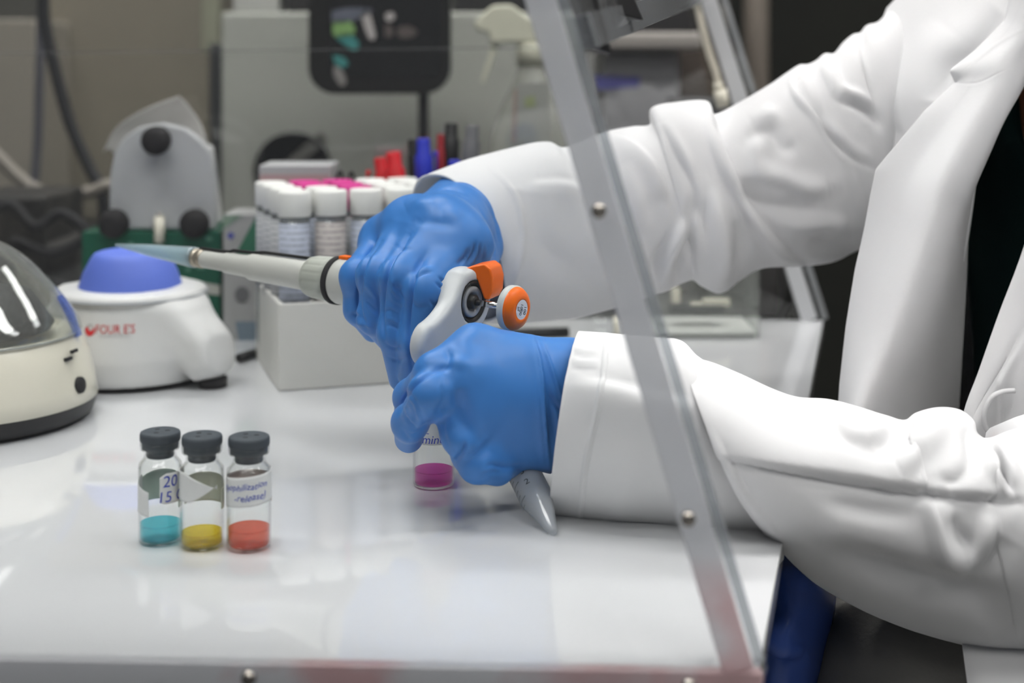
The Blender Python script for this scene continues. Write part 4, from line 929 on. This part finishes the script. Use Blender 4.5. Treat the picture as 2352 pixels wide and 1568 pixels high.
# ================================================================== rack of capped tubes
rk0 = PT(640, 898, .0004); rk1 = PT(1085, 866, .0004); rx = rk1-rk0; RL = np.linalg.norm(rx); rx = rx/RL; ry = np.array([-rx[1], rx[0], 0]); RD = .112; RH = .0585
rt = thing('tube_rack', rk0, 'open white box holding the tubes with white and magenta caps', 'rack')
mb = MB(); zz = np.array([0, 0, 1.0])
def rp(a, b, z): return rk0 + rx*a + ry*b + zz*z
mb.obox(rp(RL/2, .002, RH/2), rx*RL/2, ry*.002, zz*RH/2).obox(rp(RL/2, RD-.002, RH/2), rx*RL/2, ry*.002, zz*RH/2)
mb.obox(rp(.002, RD/2, RH/2), rx*.002, ry*(RD/2-.0041), zz*RH/2).obox(rp(RL-.002, RD/2, RH/2), rx*.002, ry*(RD/2-.0041), zz*RH/2).obox(rp(RL/2, RD/2, .0012), rx*(RL/2-.0041), ry*(RD/2-.0041), zz*.001)
mb.make('rack_box', mat('rack_white', (.66, .655, .62), .55), rt, bevel=.0008)
def fplate(p):
    q = p-rk0; u_, v_ = q@rx, q@ry
    dd = np.maximum(np.maximum(np.abs(u_-RL/2)-(RL/2-.0043), np.abs(v_-RD/2)-(RD/2-.0043)), np.abs(q[:, 2]-.0545)-.0016)
    for j in range(4):
        for i in range(5): dd = np.maximum(dd, .0114-np.hypot(u_-(fx0[i]-.0015*j), v_-(.0165+.0268*j)))
    return dd
fx0 = [.0135, .0385, .0635, .0885, .1135]
V, Fc, N = nets(fplate, np.minimum(rk0, rp(RL, 0, 0))-np.array([.07, .01, -.050]), np.maximum(rp(RL, RD, 0), rk1)+np.array([.02, .01, .060]), .0014)
mesh('top_plate', V, Fc, MATS['rack_white'], rt)
def make_tube(base, cap, lab, label):
    t = thing('sample_tube', base, label, 'tube', 'capped tubes in the white rack')
    MB().lathe([(0, .001), (.006, .001), (.0105, .014), (.0105, .1130), (.0095, .1130), (.0095, .014), (0, .003)], base, n=28, cap=False).make('tube_body', M_PTUBE, t)
    MB().lathe([(.0110, .1135), (.0115, .1142), (.0115, .1290), (.0108, .1307), (.0075, .1300), (0, .1297)], base, n=36).make('tube_cap', cap, t)
    patch_cyl('label', base, .0106, lambda a: .052, lambda a: .109, -1.5, 1.5, lab, t, n=18, k=3)
    return t
def linesmat(name, base, ink):
    m = mat(name, base, .7); nt = m.node_tree; b = nt.nodes['Principled BSDF']
    tc = nt.nodes.new('ShaderNodeTexCoord'); wv = nt.nodes.new('ShaderNodeTexWave'); wv.wave_type = 'BANDS'; wv.bands_direction = 'Z'; wv.inputs['Scale'].default_value = 75; wv.inputs['Distortion'].default_value = .25; wv.inputs['Detail'].default_value = 2
    n = nt.nodes.new('ShaderNodeTexNoise'); n.inputs['Scale'].default_value = 300
    mu = nt.nodes.new('ShaderNodeMath'); mu.operation = 'MULTIPLY'; r = nt.nodes.new('ShaderNodeValToRGB')
    r.color_ramp.elements[0].position = .30; r.color_ramp.elements[0].color = (*base, 1); r.color_ramp.elements[1].position = .48; r.color_ramp.elements[1].color = (*ink, 1)
    nt.links.new(tc.outputs['Object'], wv.inputs['Vector']); nt.links.new(tc.outputs['Object'], n.inputs['Vector'])
    nt.links.new(wv.outputs['Color'], mu.inputs[0]); nt.links.new(n.outputs['Fac'], mu.inputs[1]); nt.links.new(mu.outputs[0], r.inputs['Fac']); nt.links.new(r.outputs['Color'], b.inputs['Base Color']); return m
LB = [linesmat('label_lines', (.50, .51, .52), (.28, .29, .31)), linesmat('label_lines_warm', (.50, .46, .44), (.29, .27, .27)), linesmat('label_lines_blue', (.46, .50, .60), (.30, .32, .38))]
order = ['first', 'second', 'third', 'fourth', 'fifth']
side = ['nearest the viewer', 'in the row behind', 'in the row third from the viewer', 'in the back row']
for j in range(4):
    for i in range(5):
        magenta = (i == 1 and j >= 2) or (i == 2 and j >= 1)
        base = rp(fx0[i]-.0015*j, .0165+.0268*j, .0025)
        lab = ('magenta' if magenta else 'white') + '-capped tube, ' + order[i] + ' from the left, ' + side[j] + ' of the rack'
        make_tube(base, M_MAG if magenta else M_TUBECAP, LB[(i+j) % 3] if i else (LB[2] if j == 0 else LB[0]), lab)

# ================================================================== markers in a clear cup
cp = PT(1000, 785, 0)
cpt = thing('pen_cup', cp, 'clear cup of markers behind the tube rack', 'cup')
MB().lathe([(0, .001), (.040, .001), (.044, .09), (.0425, .09), (.0385, .003), (0, .003)], cp, n=48, cap=False).make('cup_body', clear('cup_clear', (.88, .89, .9), body=(.7, .7, .7), bodyfac=.12, edge=.5), cpt)
def marker(px, py, dpy, r, m, label, clip=False, grp=None, dark=False, dep=0.0, cat='marker', name='marker_pen'):
    Y = cp[1]+dep; top = P(px, py, Y); bx = cp[0]+(top[0]-cp[0])*.55
    bot = np.array([bx, cp[1]+dep*.5, ZT+.0055]); d = top-bot; L = np.linalg.norm(d); d /= L; t = thing(name, bot, label, cat, grp)
    MB().lathe([(r*.7, 0), (r*.9, .004), (r*.9, L-.045)], bot, d, 20).make('barrel', m if dark else M_WHITEP, t)
    MB().lathe([(r*.95, L-.046), (r*1.1, L-.044), (r*1.05, L-.014), (r*.82, L-.012), (r*.78, L-.001), (r*.7, L)], bot, d, 24).make('cap', m, t)
    if clip:
        sx = clip; MB().prism([top+np.array([sx*(r+.001), 0, -.010]), top+np.array([sx*(r+.0045), 0, -.010]), top+np.array([sx*(r+.0045), 0, -.034]), top+np.array([sx*(r+.0025), 0, -.036]), top+np.array([sx*(r+.0025), 0, -.014]), top+np.array([sx*(r+.001), 0, -.014])], (0, .003, 0)).make('clip', m, t)
    return t
M_RED, M_BLU = mat('marker_red', (.62, .012, .02), .4), mat('marker_blue', (.02, .035, .48), .4)
marker(903, 349, 0, .0075, M_RED, 'red-capped marker, thicker and taller of the two red ones', dep=-.012)
marker(872, 362, 0, .0062, M_RED, 'red-capped marker with clip, left of the taller red one', clip=-1, dep=.004)
marker(972, 318, 0, .0068, M_BLU, 'blue-capped marker standing tall right of the red ones', clip=1)
marker(1045, 368, 0, .0060, M_BLU, 'blue-capped marker low behind the cuff of the upper sleeve', dep=-.018)
marker(946, 320, 0, .0042, M_BLACK, 'dark pen just left of the tall blue marker', dark=True, dep=.022)
marker(1012, 308, 0, .0036, mat('pen_red', (.33, .02, .025), .4), 'thin dark red pen right of the tall blue marker', dark=True, dep=.016)
marker(1037, 283, 0, .0066, M_BLACK, 'thick black marker, tallest in the cup', dark=True, dep=.030)
marker(1086, 288, 0, .0066, mat('pen_grey', (.14, .14, .15), .35), 'grey marker at the right end of the cup', dark=True, dep=.010)
# black clips lying over the back tubes
for px, py, s, l in ((782, 384, -1, 'small black clip behind the magenta caps, the left one'), (806, 386, 1, 'small black clip behind the magenta caps, the right one')):
    q = P(px, py, 1.125); t = thing('binder_clip', q-np.array([0, 0, .01]), l, 'clip', 'black clips behind the caps')
    MB().tube(spline([q+np.array([-.003*s, 0, -.014]), q+np.array([0, 0, -.003]), q+np.array([.003*s, 0, -.008]), q+np.array([.005*s, 0, -.016])], 12), .0012, 8).make('wire_handle', M_BLACK, t)
    MB().prism([q+np.array([-.006, 0, -.026]), q+np.array([.008, 0, -.026]), q+np.array([.003, 0, -.012])], (0, .010, 0)).make('clip_body', M_BLACK, t)

# ================================================================== cartons behind the rack
def carton(px0, px1, ptop, Y, dep, name, label, m, cat='box', z0=0.0):
    a, b = P(px0, ptop, Y), P(px1, ptop, Y); t = thing(name, (a[0]/2+b[0]/2, Y+dep/2, ZT+z0+.0003), label, cat)
    MB().box((a[0], Y, ZT+z0+.0003), (b[0], Y+dep, a[2])).make('carton_body', m, t, bevel=.001); return t
def flat(name, pts, Y, m, parent):   # printed patch on a front face at depth Y
    V = [P(x, y, Y-.0003) for x, y in pts]; return mesh(name, V, [tuple(range(len(V)))], m, parent, smooth=False, solid=.0002)
M_CART = mat('carton_white', (.40, .40, .40), .6)
t = carton(595, 760, 380, 1.118, .05, 'carton', 'tall pale carton with pink stripe behind the tube rack', mat('carton_pale', (.46, .46, .47), .45))
flat('pink_stripe', [(597, 400), (757, 400), (757, 418), (597, 418)], 1.118, mat('print_pink', (.50, .34, .34), .6), t)
flat('yellow_patch', [(597, 484), (625, 484), (622, 540), (600, 560)], 1.118, mat('print_yellow', (.48, .45, .20), .6), t)
t = carton(512, 640, 492, 1.135, .05, 'carton', 'grey-white carton with green wedge and grey disc beside the vortex mixer', mat('carton_grey', (.36, .36, .355), .6))
flat('green_wedge', [(540, 585), (592, 490), (600, 490), (600, 600), (560, 600)], 1.135, mat('print_green', (.035, .16, .095), .6), t)
flat('green_wedge', [(512, 494), (560, 494), (540, 508), (512, 525)], 1.135, mat('print_pale_green', (.20, .28, .22), .6), t)
flat('blue_dot', [(530+8*math.cos(a), 541+8*math.sin(a)) for a in np.linspace(0, 2*PI, 17)[:-1]], 1.135, mat('print_blue', (.08, .09, .35), .6), t)
flat('grey_disc', [(556+17*math.cos(a), 677+19*math.sin(a)) for a in np.linspace(0, 2*PI, 25)[:-1]], 1.135, mat('print_grey', (.14, .14, .145), .6), t)
flat('blue_band', [(540, 738), (636, 738), (636, 782), (548, 782)], 1.135, mat('print_bluegrey', (.17, .22, .27), .6), t)
flat('dark_spot', [(596+9*math.cos(a), 762+10*math.sin(a)) for a in np.linspace(0, 2*PI, 17)[:-1]], 1.135, mat('print_dark', (.03, .045, .075), .6), t)
q0, q1 = PT(548, 822, .004), PT(628, 797, .004)
t = thing('marker_pen', (q0+q1)/2-np.array([0, 0, .004]), 'black pen lying between the vortex mixer and the rack', 'pen'); MB().tube([q0, q0+(q1-q0)*.62], .0034).make('barrel', M_BLACK, t); MB().tube([q0+(q1-q0)*.62, q1], .0036).make('cap', mat('pen_grey2', (.10, .105, .11), .4), t)
# green box with the tube rotator on it
t = thing('green_box', W(-.28, 1.17, .0003), 'dark green cardboard box behind the vortex mixer', 'box')
a, b = P(188, 532, 1.148), P(506, 532, 1.148)
MB().box((a[0], 1.148, ZT+.0003), (b[0], 1.235, a[2])).make('box_body', mat('box_green', (.004, .085, .048), .45), t, bevel=.001)
flat('white_band', [(505, 655), (505, 678), (440, 672), (420, 640)], 1.148, mat('print_cream', (.42, .42, .38), .6), t)
for x, y, w_, h_ in ((462, 612, 20, 12), (432, 618, 10, 8), (480, 548, 14, 10), (300, 560, 12, 8)): flat('pale_print', [(x-w_/2, y-h_/2), (x+w_/2, y-h_/2), (x+w_/2, y+h_/2), (x-w_/2, y+h_/2)], 1.148, mat('print_mint', (.10, .25, .18), .6), t)
GZ = a[2]
Yr = 1.155
rot = thing('tube_rotator', np.array([(368-PX0)/F*Yr, Yr+.03, GZ+.0003]), 'grey rotator plate with three black knobs on the green box', 'rotator')
out = [(249, 540), (250, 470), (252, 400), (262, 350), (285, 315), (320, 292), (372, 282), (425, 295), (462, 322), (483, 350), (494, 395), (495, 470), (494, 540)]
Vp = [P(x, min(y, 531), Yr) for x, y in out]; 
for p_ in Vp: p_[2] = max(p_[2], GZ+.0004)
MB().prism(Vp, (0, .010, 0)).make('face_plate', mat('rotator_grey', (.44, .45, .46), .4), rot, bevel=.0025)
MB().prism([P(262, 525, Yr+.012), P(285, 345, Yr+.012), P(370, 310, Yr+.012), P(460, 345, Yr+.012), P(482, 525, Yr+.012)], (0, .055, 0)).make('motor_housing', M_WHITEP, rot, bevel=.002)
for x, y, r in ((366, 321, 33), (270, 510, 33), (453, 510, 33)):
    c = P(x, y, Yr); rr = r/F*Yr; MB().lathe([(rr*.6, 0), (rr*.6, .006), (rr, .0065), (rr*1.02, .013), (rr*.9, .018), (rr*.4, .0195), (0, .0195)], c, (0, -1, 0), 36, cap=False).make('knob', M_BLACKR, rot)
c = P(366, 493, Yr); MB().lathe([(.0018, -.0005), (.0018, .0008), (0, .0008)], c, (0, -1, 0), 16, cap=False).make('screw', M_STEEL, rot)
pr = P(366, 500, Yr-.012); MB().tube([pr, np.array([pr[0], pr[1], ZT+.0865 if False else P(366, 556, Yr-.012)[2]])], .0042, 16).make('peg', M_CREAM, rot)
MB().obox(P(366, 505, Yr-.006), (.003, 0, 0), (0, .0055, 0), (0, 0, .003)).make('peg_bracket', M_CREAM, rot)
# crumpled white sheet tucked behind the plate
sh = thing('paper_sheet', np.array([(368-PX0)/F*1.20, 1.21, GZ]), 'creased white paper sheet sticking up behind the rotator plate', 'paper')
o_ = sheet('folded_paper', [[(236, 350, 1.236), (262, 300, 1.232), (300, 268, 1.228), (355, 240, 1.226), (412, 220, 1.226)],
                      [(255, 345, 1.236), (280, 318, 1.234), (318, 290, 1.232), (372, 262, 1.230), (428, 236, 1.230)],
                      [(290, 400, 1.238), (320, 370, 1.236), (360, 340, 1.236), (410, 310, 1.236), (462, 285, 1.236)],
                      [(300, 520, 1.238), (330, 520, 1.238), (370, 520, 1.238), (420, 520, 1.238), (482, 350, 1.238)]], mat('paper_white', (.50, .49, .47), .7), sh, [], n=40, c=40, thick=.0012, amp=.001)

# ================================================================== things at the far right on the base
q0, q1 = PT(1092, 768, .004), PT(1306, 762, .004)
t = thing('marker_pen', (q0+q1)/2-np.array([0, 0, .004]), 'black marker lying on the base behind the orange plunger button', 'pen')
MB().tube([q0, q0+(q1-q0)*.15], [.0020, .0038]).make('tip', M_BLACK, t); MB().tube([q0+(q1-q0)*.15, q1], .0040, 16).make('barrel', M_BLACK, t)
q = PT(1385, 772, .0003); t = thing('glass_vial', q, 'small empty clear vial with cream cap lying beyond the near bar', 'vial')
d = np.array([1, -.15, 0]); d = d/np.linalg.norm(d)
MB().tube([q+np.array([-.013, 0, .0085]), q+np.array([.008, 0, .0085])], .0085, 24).make('glass_body', M_GLASS, t); MB().tube([q+np.array([.0085, 0, .0085]), q+np.array([.013, 0, .0085])], .0078, 24).make('cap', M_CREAM, t)
# clear tub
a, b = PT(1490, 778, 0), PT(1745, 778, 0); Yt = a[1]
t = thing('clear_tub', ((a[0]+b[0])/2, Yt+.04, ZT+.0003), 'clear plastic tub with white fittings at the far edge of the base', 'container')
M_TUB = clear('tub_clear', (.95, .96, .95), body=(.74, .75, .73), bodyfac=.06, edge=.6)
hgt = P(0, 590, Yt)[2]-ZT
mb = MB(); x0, x1 = a[0], b[0]
mb.box((x0, Yt, ZT+.0004), (x1, Yt+.0015, ZT+hgt)).box((x0, Yt+.070, ZT+.0004), (x1, Yt+.0715, ZT+hgt)).box((x0, Yt+.0015, ZT+.0004), (x0+.0015, Yt+.07, ZT+hgt)).box((x1-.0015, Yt+.0015, ZT+.0004), (x1, Yt+.07, ZT+hgt)).make('tub_wall', M_TUB, t, smooth=False)
MB().box((x0+.002, Yt+.002, ZT+.0010), (x1-.002, Yt+.0685, ZT+.006)).make('white_tray', mat('tray_white', (.72, .73, .71), .5), t, bevel=.004)
for x, y, w_, h_ in ((1552, 678, .0035, .006), (1645, 694, .011, .0028), (1600, 700, .005, .002)):
    MB().obox(P(x, y, Yt+.03), (w_, 0, 0), (0, .004, 0), (0, 0, h_)).make('white_fitting', M_CREAM, t, bevel=.0008)
MB().obox(P(1600, 708, Yt+.03), (.022, 0, 0), (0, .008, 0), (0, 0, .0032)).make('dark_fitting', mat('fit_dark', (.06, .065, .065), .4), t, bevel=.001)

# ================================================================== behind the hood, on the bench
BT = ZT-.0123
def block(px0, px1, ptop, Y, dep, name, part, label, cat, m, bev=.004, pbot=None):
    a, b = P(px0, ptop, Y), P(px1, ptop, Y); z0 = BT if pbot is None else P(0, pbot, Y)[2]
    t = thing(name, ((a[0]+b[0])/2, Y+dep/2, z0), label, cat)
    MB().box((a[0], Y, z0), (b[0], Y+dep, a[2])).make(part, m, t, bevel=bev); return t
M_INST = mat('instrument_grey', (.44, .445, .40), .5)
ins = block(508, 1330, 28, 1.66, .25, 'lab_instrument', 'housing', 'large light grey instrument cabinet with round black opening behind the hood', 'instrument', M_INST)
c = P(675, 392, 1.66); rr = 88/F*1.66
MB().lathe([(rr, 0), (rr*1.02, .008), (rr*.95, .010), (rr*.90, .003), (0, .002)], c, (0, -1, 0), 64, cap=False).make('round_opening', mat('opening_black', (.010, .010, .012), .25), ins)
MB().obox(P(705, 345, 1.6530), (.020, 0, .017), (0, .0008, 0), (-.004, 0, .005)).make('reflection_streak', mat('refl_grey', (.17, .165, .15), .4), ins, bevel=.001)  # light reflection on the black opening, painted as a pale strip
t = block(535, 640, -60, 1.70, .12, 'supply_box', 'box_body', 'small white box standing on top of the grey instrument', 'box', mat('box_white', (.42, .42, .40), .6), .002, 26.5)
t = block(660, 715, -70, 1.70, .12, 'supply_box', 'box_body', 'dark box beside the small white box on the instrument', 'box', M_BLACKR, .002, 26.5)
t = block(1042, 1320, -70, 1.69, .14, 'supply_box', 'box_body', 'dark box on the right end of the grey instrument', 'box', M_BLACKR, .002, 26.5)
# display on a stand
Ym = 1.50
mo = thing('display_monitor', (P(972, 0, Ym)[0], Ym+.02, BT), 'black display with rounded corners on a thin stand', 'monitor')
def rrect(x0, y0, x1, y1, r, Y, n=8):
    o = []
    for cx, cy, a0 in ((x1-r, y0+r, -PI/2), (x1-r, y1-r, 0), (x0+r, y1-r, PI/2), (x0+r, y0+r, PI)):
        for i in range(n+1): a = a0+i/n*PI/2; o.append(P(cx+r*math.cos(a), cy+r*math.sin(a), Y))
    return o
MB().prism(rrect(708, -150, 1035, 216, 62, Ym), (0, .022, 0)).make('bezel', mat('bezel_black', (.013, .0125, .012), .3), mo, bevel=.001)
MB().prism(rrect(755, -130, 1010, 178, 22, Ym-.0012), (0, .0015, 0)).make('screen', mat('screen_glass', (.016, .016, .017), .12), mo, smooth=False)
def blob(pts, m):  # reflections on the screen, painted as flat coloured patches
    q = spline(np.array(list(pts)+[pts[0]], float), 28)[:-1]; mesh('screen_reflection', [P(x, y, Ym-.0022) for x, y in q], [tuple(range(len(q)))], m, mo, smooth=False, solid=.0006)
M_TEAL, M_LIME = mat('refl_teal', (.05, .25, .24), .5), mat('refl_lime', (.22, .38, .13), .5)
blob([(762, 25), (800, 18), (855, 22), (825, 42), (800, 50), (765, 52)], mat('refl_slate', (.13, .14, .18), .5)); blob([(765, 48), (805, 50), (815, 75), (790, 85), (766, 80)], M_LIME)
blob([(770, 85), (800, 78), (822, 95), (822, 112), (808, 114), (785, 98)], M_TEAL); blob([(764, 125), (790, 132), (800, 148), (785, 155), (770, 145)], M_TEAL); blob([(766, 150), (785, 160), (795, 185), (785, 198), (768, 175)], mat('refl_pale', (.26, .24, .23), .5))
blob([(828, 28), (845, 25), (855, 50), (862, 85), (850, 90), (838, 65)], mat('refl_white', (.50, .46, .45), .4)); blob([(885, 32), (900, 28), (907, 38), (898, 48), (886, 45)], MATS['refl_white']); blob([(884, 55), (900, 60), (903, 80), (885, 84)], mat('refl_dim', (.10, .08, .075), .5)); blob([(915, 62), (940, 60), (958, 72), (945, 86), (915, 84)], MATS['refl_dim'])
a = P(960, 205, Ym+.008); b = P(984, 205, Ym+.008); MB().box((a[0], Ym+.008, BT+.006), (b[0], Ym+.020, P(0, 190, Ym)[2])).make('stand_post', M_BLACK, mo, bevel=.001)
MB().box((a[0]-.05, Ym-.03, BT+.0003), (b[0]+.05, Ym+.07, BT+.0062)).make('stand_base', M_BLACK, mo, bevel=.001)
# spray bottle
sb = thing('spray_bottle', (P(1220, 0, 1.42)[0], 1.42, BT), 'spray bottle with cream trigger head behind the near slanted bar', 'bottle')
Ys = 1.42; sc = Ys/F
cx = P(1225, 0, Ys)[0]; zz_ = lambda py: P(0, py, Ys)[2]-BT
MB().lathe([(0, .0005), (.040, .0005), (.043, .004), (.043, zz_(330)), (.040, zz_(290)), (.030, zz_(235)), (.020, zz_(190)), (.014, zz_(150)), (.013, zz_(140))], (cx, Ys, BT), n=40, cap=False).make('bottle_body', clear('bottle_milky', (.88, .88, .84), body=(.72, .72, .67), bodyfac=.38, rough=.25), sb)
M_TRIG = mat('trigger_cream', (.62, .61, .49), .45)
MB().lathe([(.0165, zz_(152)), (.0175, zz_(112)), (.0150, zz_(98)), (0, zz_(96))], (cx, Ys, BT), n=32).make('collar', M_TRIG, sb)
head = [(1088, 52), (1095, 44), (1130, 12), (1175, 10), (1215, 40), (1260, 44), (1262, 98), (1175, 98), (1128, 100), (1120, 75), (1092, 68)]
MB().prism([P(x, y, Ys-.012) for x, y in head], (0, .024, 0)).make('trigger_head', M_TRIG, sb, bevel=.003)
lev = [(1128, 98), (1145, 100), (1136, 130), (1122, 165), (1112, 192), (1104, 188), (1112, 160), (1122, 128)]
MB().prism([P(x, y, Ys-.006) for x, y in lev], (0, .012, 0)).make('trigger', M_TRIG, sb, bevel=.0015)
flat('label', [(1185, 190), (1262, 190), (1262, 330), (1180, 330)], Ys-.0445, mat('bottle_label', (.36, .36, .33), .6), sb)
flat('label_print', [(1180, 205), (1188, 205), (1184, 330), (1176, 330)], Ys-.0452, mat('print_rust', (.36, .26, .23), .6), sb)
flat('label_print', [(1205, 225), (1228, 218), (1230, 245), (1206, 248)], Ys-.0452, mat('print_lime', (.34, .38, .20), .6), sb)
# left background: wall unit, posts, cables, dark gear
block(-420, 82, 44, 1.95, .30, 'wall_unit', 'unit_body', 'tall grey-beige unit at the far left behind the bench', 'cabinet', mat('unit_grey', (.27, .245, .205), .6))
block(104, 478, -330, 2.10, .22, 'wall_unit', 'unit_body', 'taupe panel unit behind the rotator plate', 'cabinet', mat('unit_taupe', (.22, .195, .15), .6, noise=(2.2, (.165, .15, .115), .35, .65)))
t = block(462, 500, -330, 1.90, .03, 'pipe_post', 'post', 'pale vertical post left of the grey instrument', 'post', mat('post_pale', (.27, .27, .20), .6), .003, 120)
t = block(480, 512, 100, 1.88, .06, 'pipe_post', 'post', 'dark narrow post against the left side of the instrument', 'post', mat('post_dark', (.04, .042, .044), .6), .003)
t = thing('conduit', P(86, 480, 1.62), 'thin grey vertical conduit near the left edge', 'pipe'); MB().tube(spline([P(98, -140, 1.62), P(94, 60, 1.62), P(90, 200, 1.62), P(86, 330, 1.62), P(76, 460, 1.62), P(70, 640, 1.62)], 30), [.0052]*30, 12).make('tube', mat('conduit_grey', (.10, .10, .115), .4), t)
t = thing('black_hose', P(230, 470, 1.55), 'black hose curving down behind the rotator', 'hose'); MB().tube(spline([P(100, -60, 1.55), P(102, 40, 1.55), P(124, 150, 1.55), P(160, 280, 1.55), P(205, 385, 1.55), P(236, 450, 1.55), P(240, 600, 1.55)], 40), .0066, 12).make('tube', mat('hose_black', (.018, .018, .020), .45), t)
t = thing('pale_hose', P(80, 450, 1.50), 'pale beige hose sagging across the left background', 'hose'); MB().tube(spline([P(-120, 270, 1.50), P(-20, 345, 1.50), P(40, 405, 1.50), P(90, 438, 1.50), P(150, 448, 1.50), P(210, 440, 1.50), P(262, 430, 1.50), P(300, 520, 1.5), P(320, 620, 1.5), P(340, 644, 1.5)], 60), .0068, 12).make('tube', mat('hose_beige', (.24, .215, .185), .5), t)
M_DG = mat('dark_gear', (.020, .018, .016), .6, noise=(25, (.05, .045, .04), .45, .65))
block(-90, 105, 452, 1.34, .12, 'power_supply', 'case', 'dark box behind the centrifuge dome, left of two', 'power supply', M_DG, .004)
block(92, 178, 560, 1.31, .10, 'power_supply', 'case', 'dark box behind the vortex mixer, right of two', 'power supply', mat('dark_gear2', (.026, .023, .020), .6), .006)
t = thing('black_cable', P(60, 560, 1.30), 'tangled black cable on the dark boxes', 'cable'); MB().tube(spline([P(-60, 520, 1.28), P(20, 470, 1.29), P(80, 520, 1.285), P(140, 490, 1.29), P(200, 540, 1.285), P(120, 580, 1.28), P(30, 555, 1.28), P(90, 640, 1.28), P(160, 660, 1.28)], 70), .005, 10).make('cord', M_BLACKR, t)
# right background: bin, dark gear, pipe
bn = block(1385, 1562, 118, 1.62, .20, 'storage_bin', 'bin_body', 'translucent storage bin with blue label behind the raised sash', 'bin', clear('bin_milky', (.8, .8, .82), body=(.46, .46, .48), bodyfac=.75, rough=.3), .006)
a, b = P(1352, 74, 1.60), P(1612, 74, 1.60); MB().box((a[0], 1.59, P(0, 116, 1.6)[2]), (b[0], 1.83, a[2])).make('bin_lid', mat('lid_beige', (.30, .275, .255), .5), bn, bevel=.006)
flat('blue_label', [(1362, 172), (1470, 176), (1468, 200), (1370, 206)], 1.6185, mat('label_violet', (.10, .10, .30), .6), bn)
block(1340, 1400, 110, 1.95, .12, 'supply_box', 'box_body', 'grey box behind the near slanted bar, right of the spray bottle', 'box', mat('box_greyw', (.30, .30, .29), .6), .003)
block(1562, 1690, 100, 1.85, .2, 'supply_box', 'box_body', 'brown box at the right of the translucent bin', 'box', mat('box_brown', (.055, .040, .030), .6), .003)
block(1405, 1650, -90, 2.12, .12, 'supply_box', 'box_body', 'tall black box rising behind the translucent storage bin', 'box', M_BLACKR, .003)
block(1560, 1700, 230, 1.45, .12, 'supply_box', 'box_body', 'dark grey box low behind the hanging cable', 'box', mat('box_slate', (.055, .055, .058), .6), .003)
block(1600, 1790, 600, 1.31, .08, 'supply_box', 'box_body', 'charcoal box behind the clear tub', 'box', mat('box_char', (.045, .042, .040), .6), .003)
t = thing('wall_pipe', W((1737-PX0)/F*2.3, 2.3, -.95), 'beige vertical pipe in front of the dark wall', 'pipe'); MB().lathe([(.020, 0), (.020, 2.7)], W((1737-PX0)/F*2.3, 2.3, -.95), n=24).make('pipe_body', mat('pipe_beige', (.19, .165, .14), .5), t)
# blue plastic bag at the bench's edge
bg = thing('plastic_sheet', P(1800, 1560, .70), 'glossy dark blue plastic sheet hanging beside the front corner of the base', 'plastic sheet')
sheet('sheet_body', [[(1700, 1275, .76), (1770, 1275, .745), (1830, 1278, .735), (1885, 1285, .74), (1925, 1290, .76)], [(1700, 1330, .76), (1760, 1330, .735), (1815, 1330, .715), (1875, 1330, .73), (1915, 1330, .76)], [(1690, 1400, .76), (1755, 1400, .73), (1810, 1400, .705), (1866, 1400, .72), (1910, 1400, .76)],
                   [(1680, 1460, .76), (1745, 1460, .73), (1800, 1455, .700), (1860, 1455, .72), (1900, 1460, .76)], [(1670, 1520, .76), (1735, 1520, .73), (1790, 1515, .71), (1850, 1520, .72), (1890, 1520, .76)], [(1660, 1600, .76), (1725, 1600, .735), (1780, 1600, .72), (1838, 1600, .73), (1880, 1600, .76)], [(1650, 1800, .76), (1715, 1800, .74), (1770, 1800, .725), (1825, 1800, .735), (1870, 1800, .76)]],
      mat('blue_plastic', (.05, .11, .42), .25, spec=.6), bg, [([(1775, 1400), (1785, 1450), (1800, 1490)], 2, 12, 20), ([(1765, 1440), (1800, 1480), (1840, 1495)], 1.5, 14, 20), ([(1780, 1300), (1820, 1320), (1860, 1340)], 1.2, 10, 20)], n=90, c=50, thick=.003, amp=.0010)
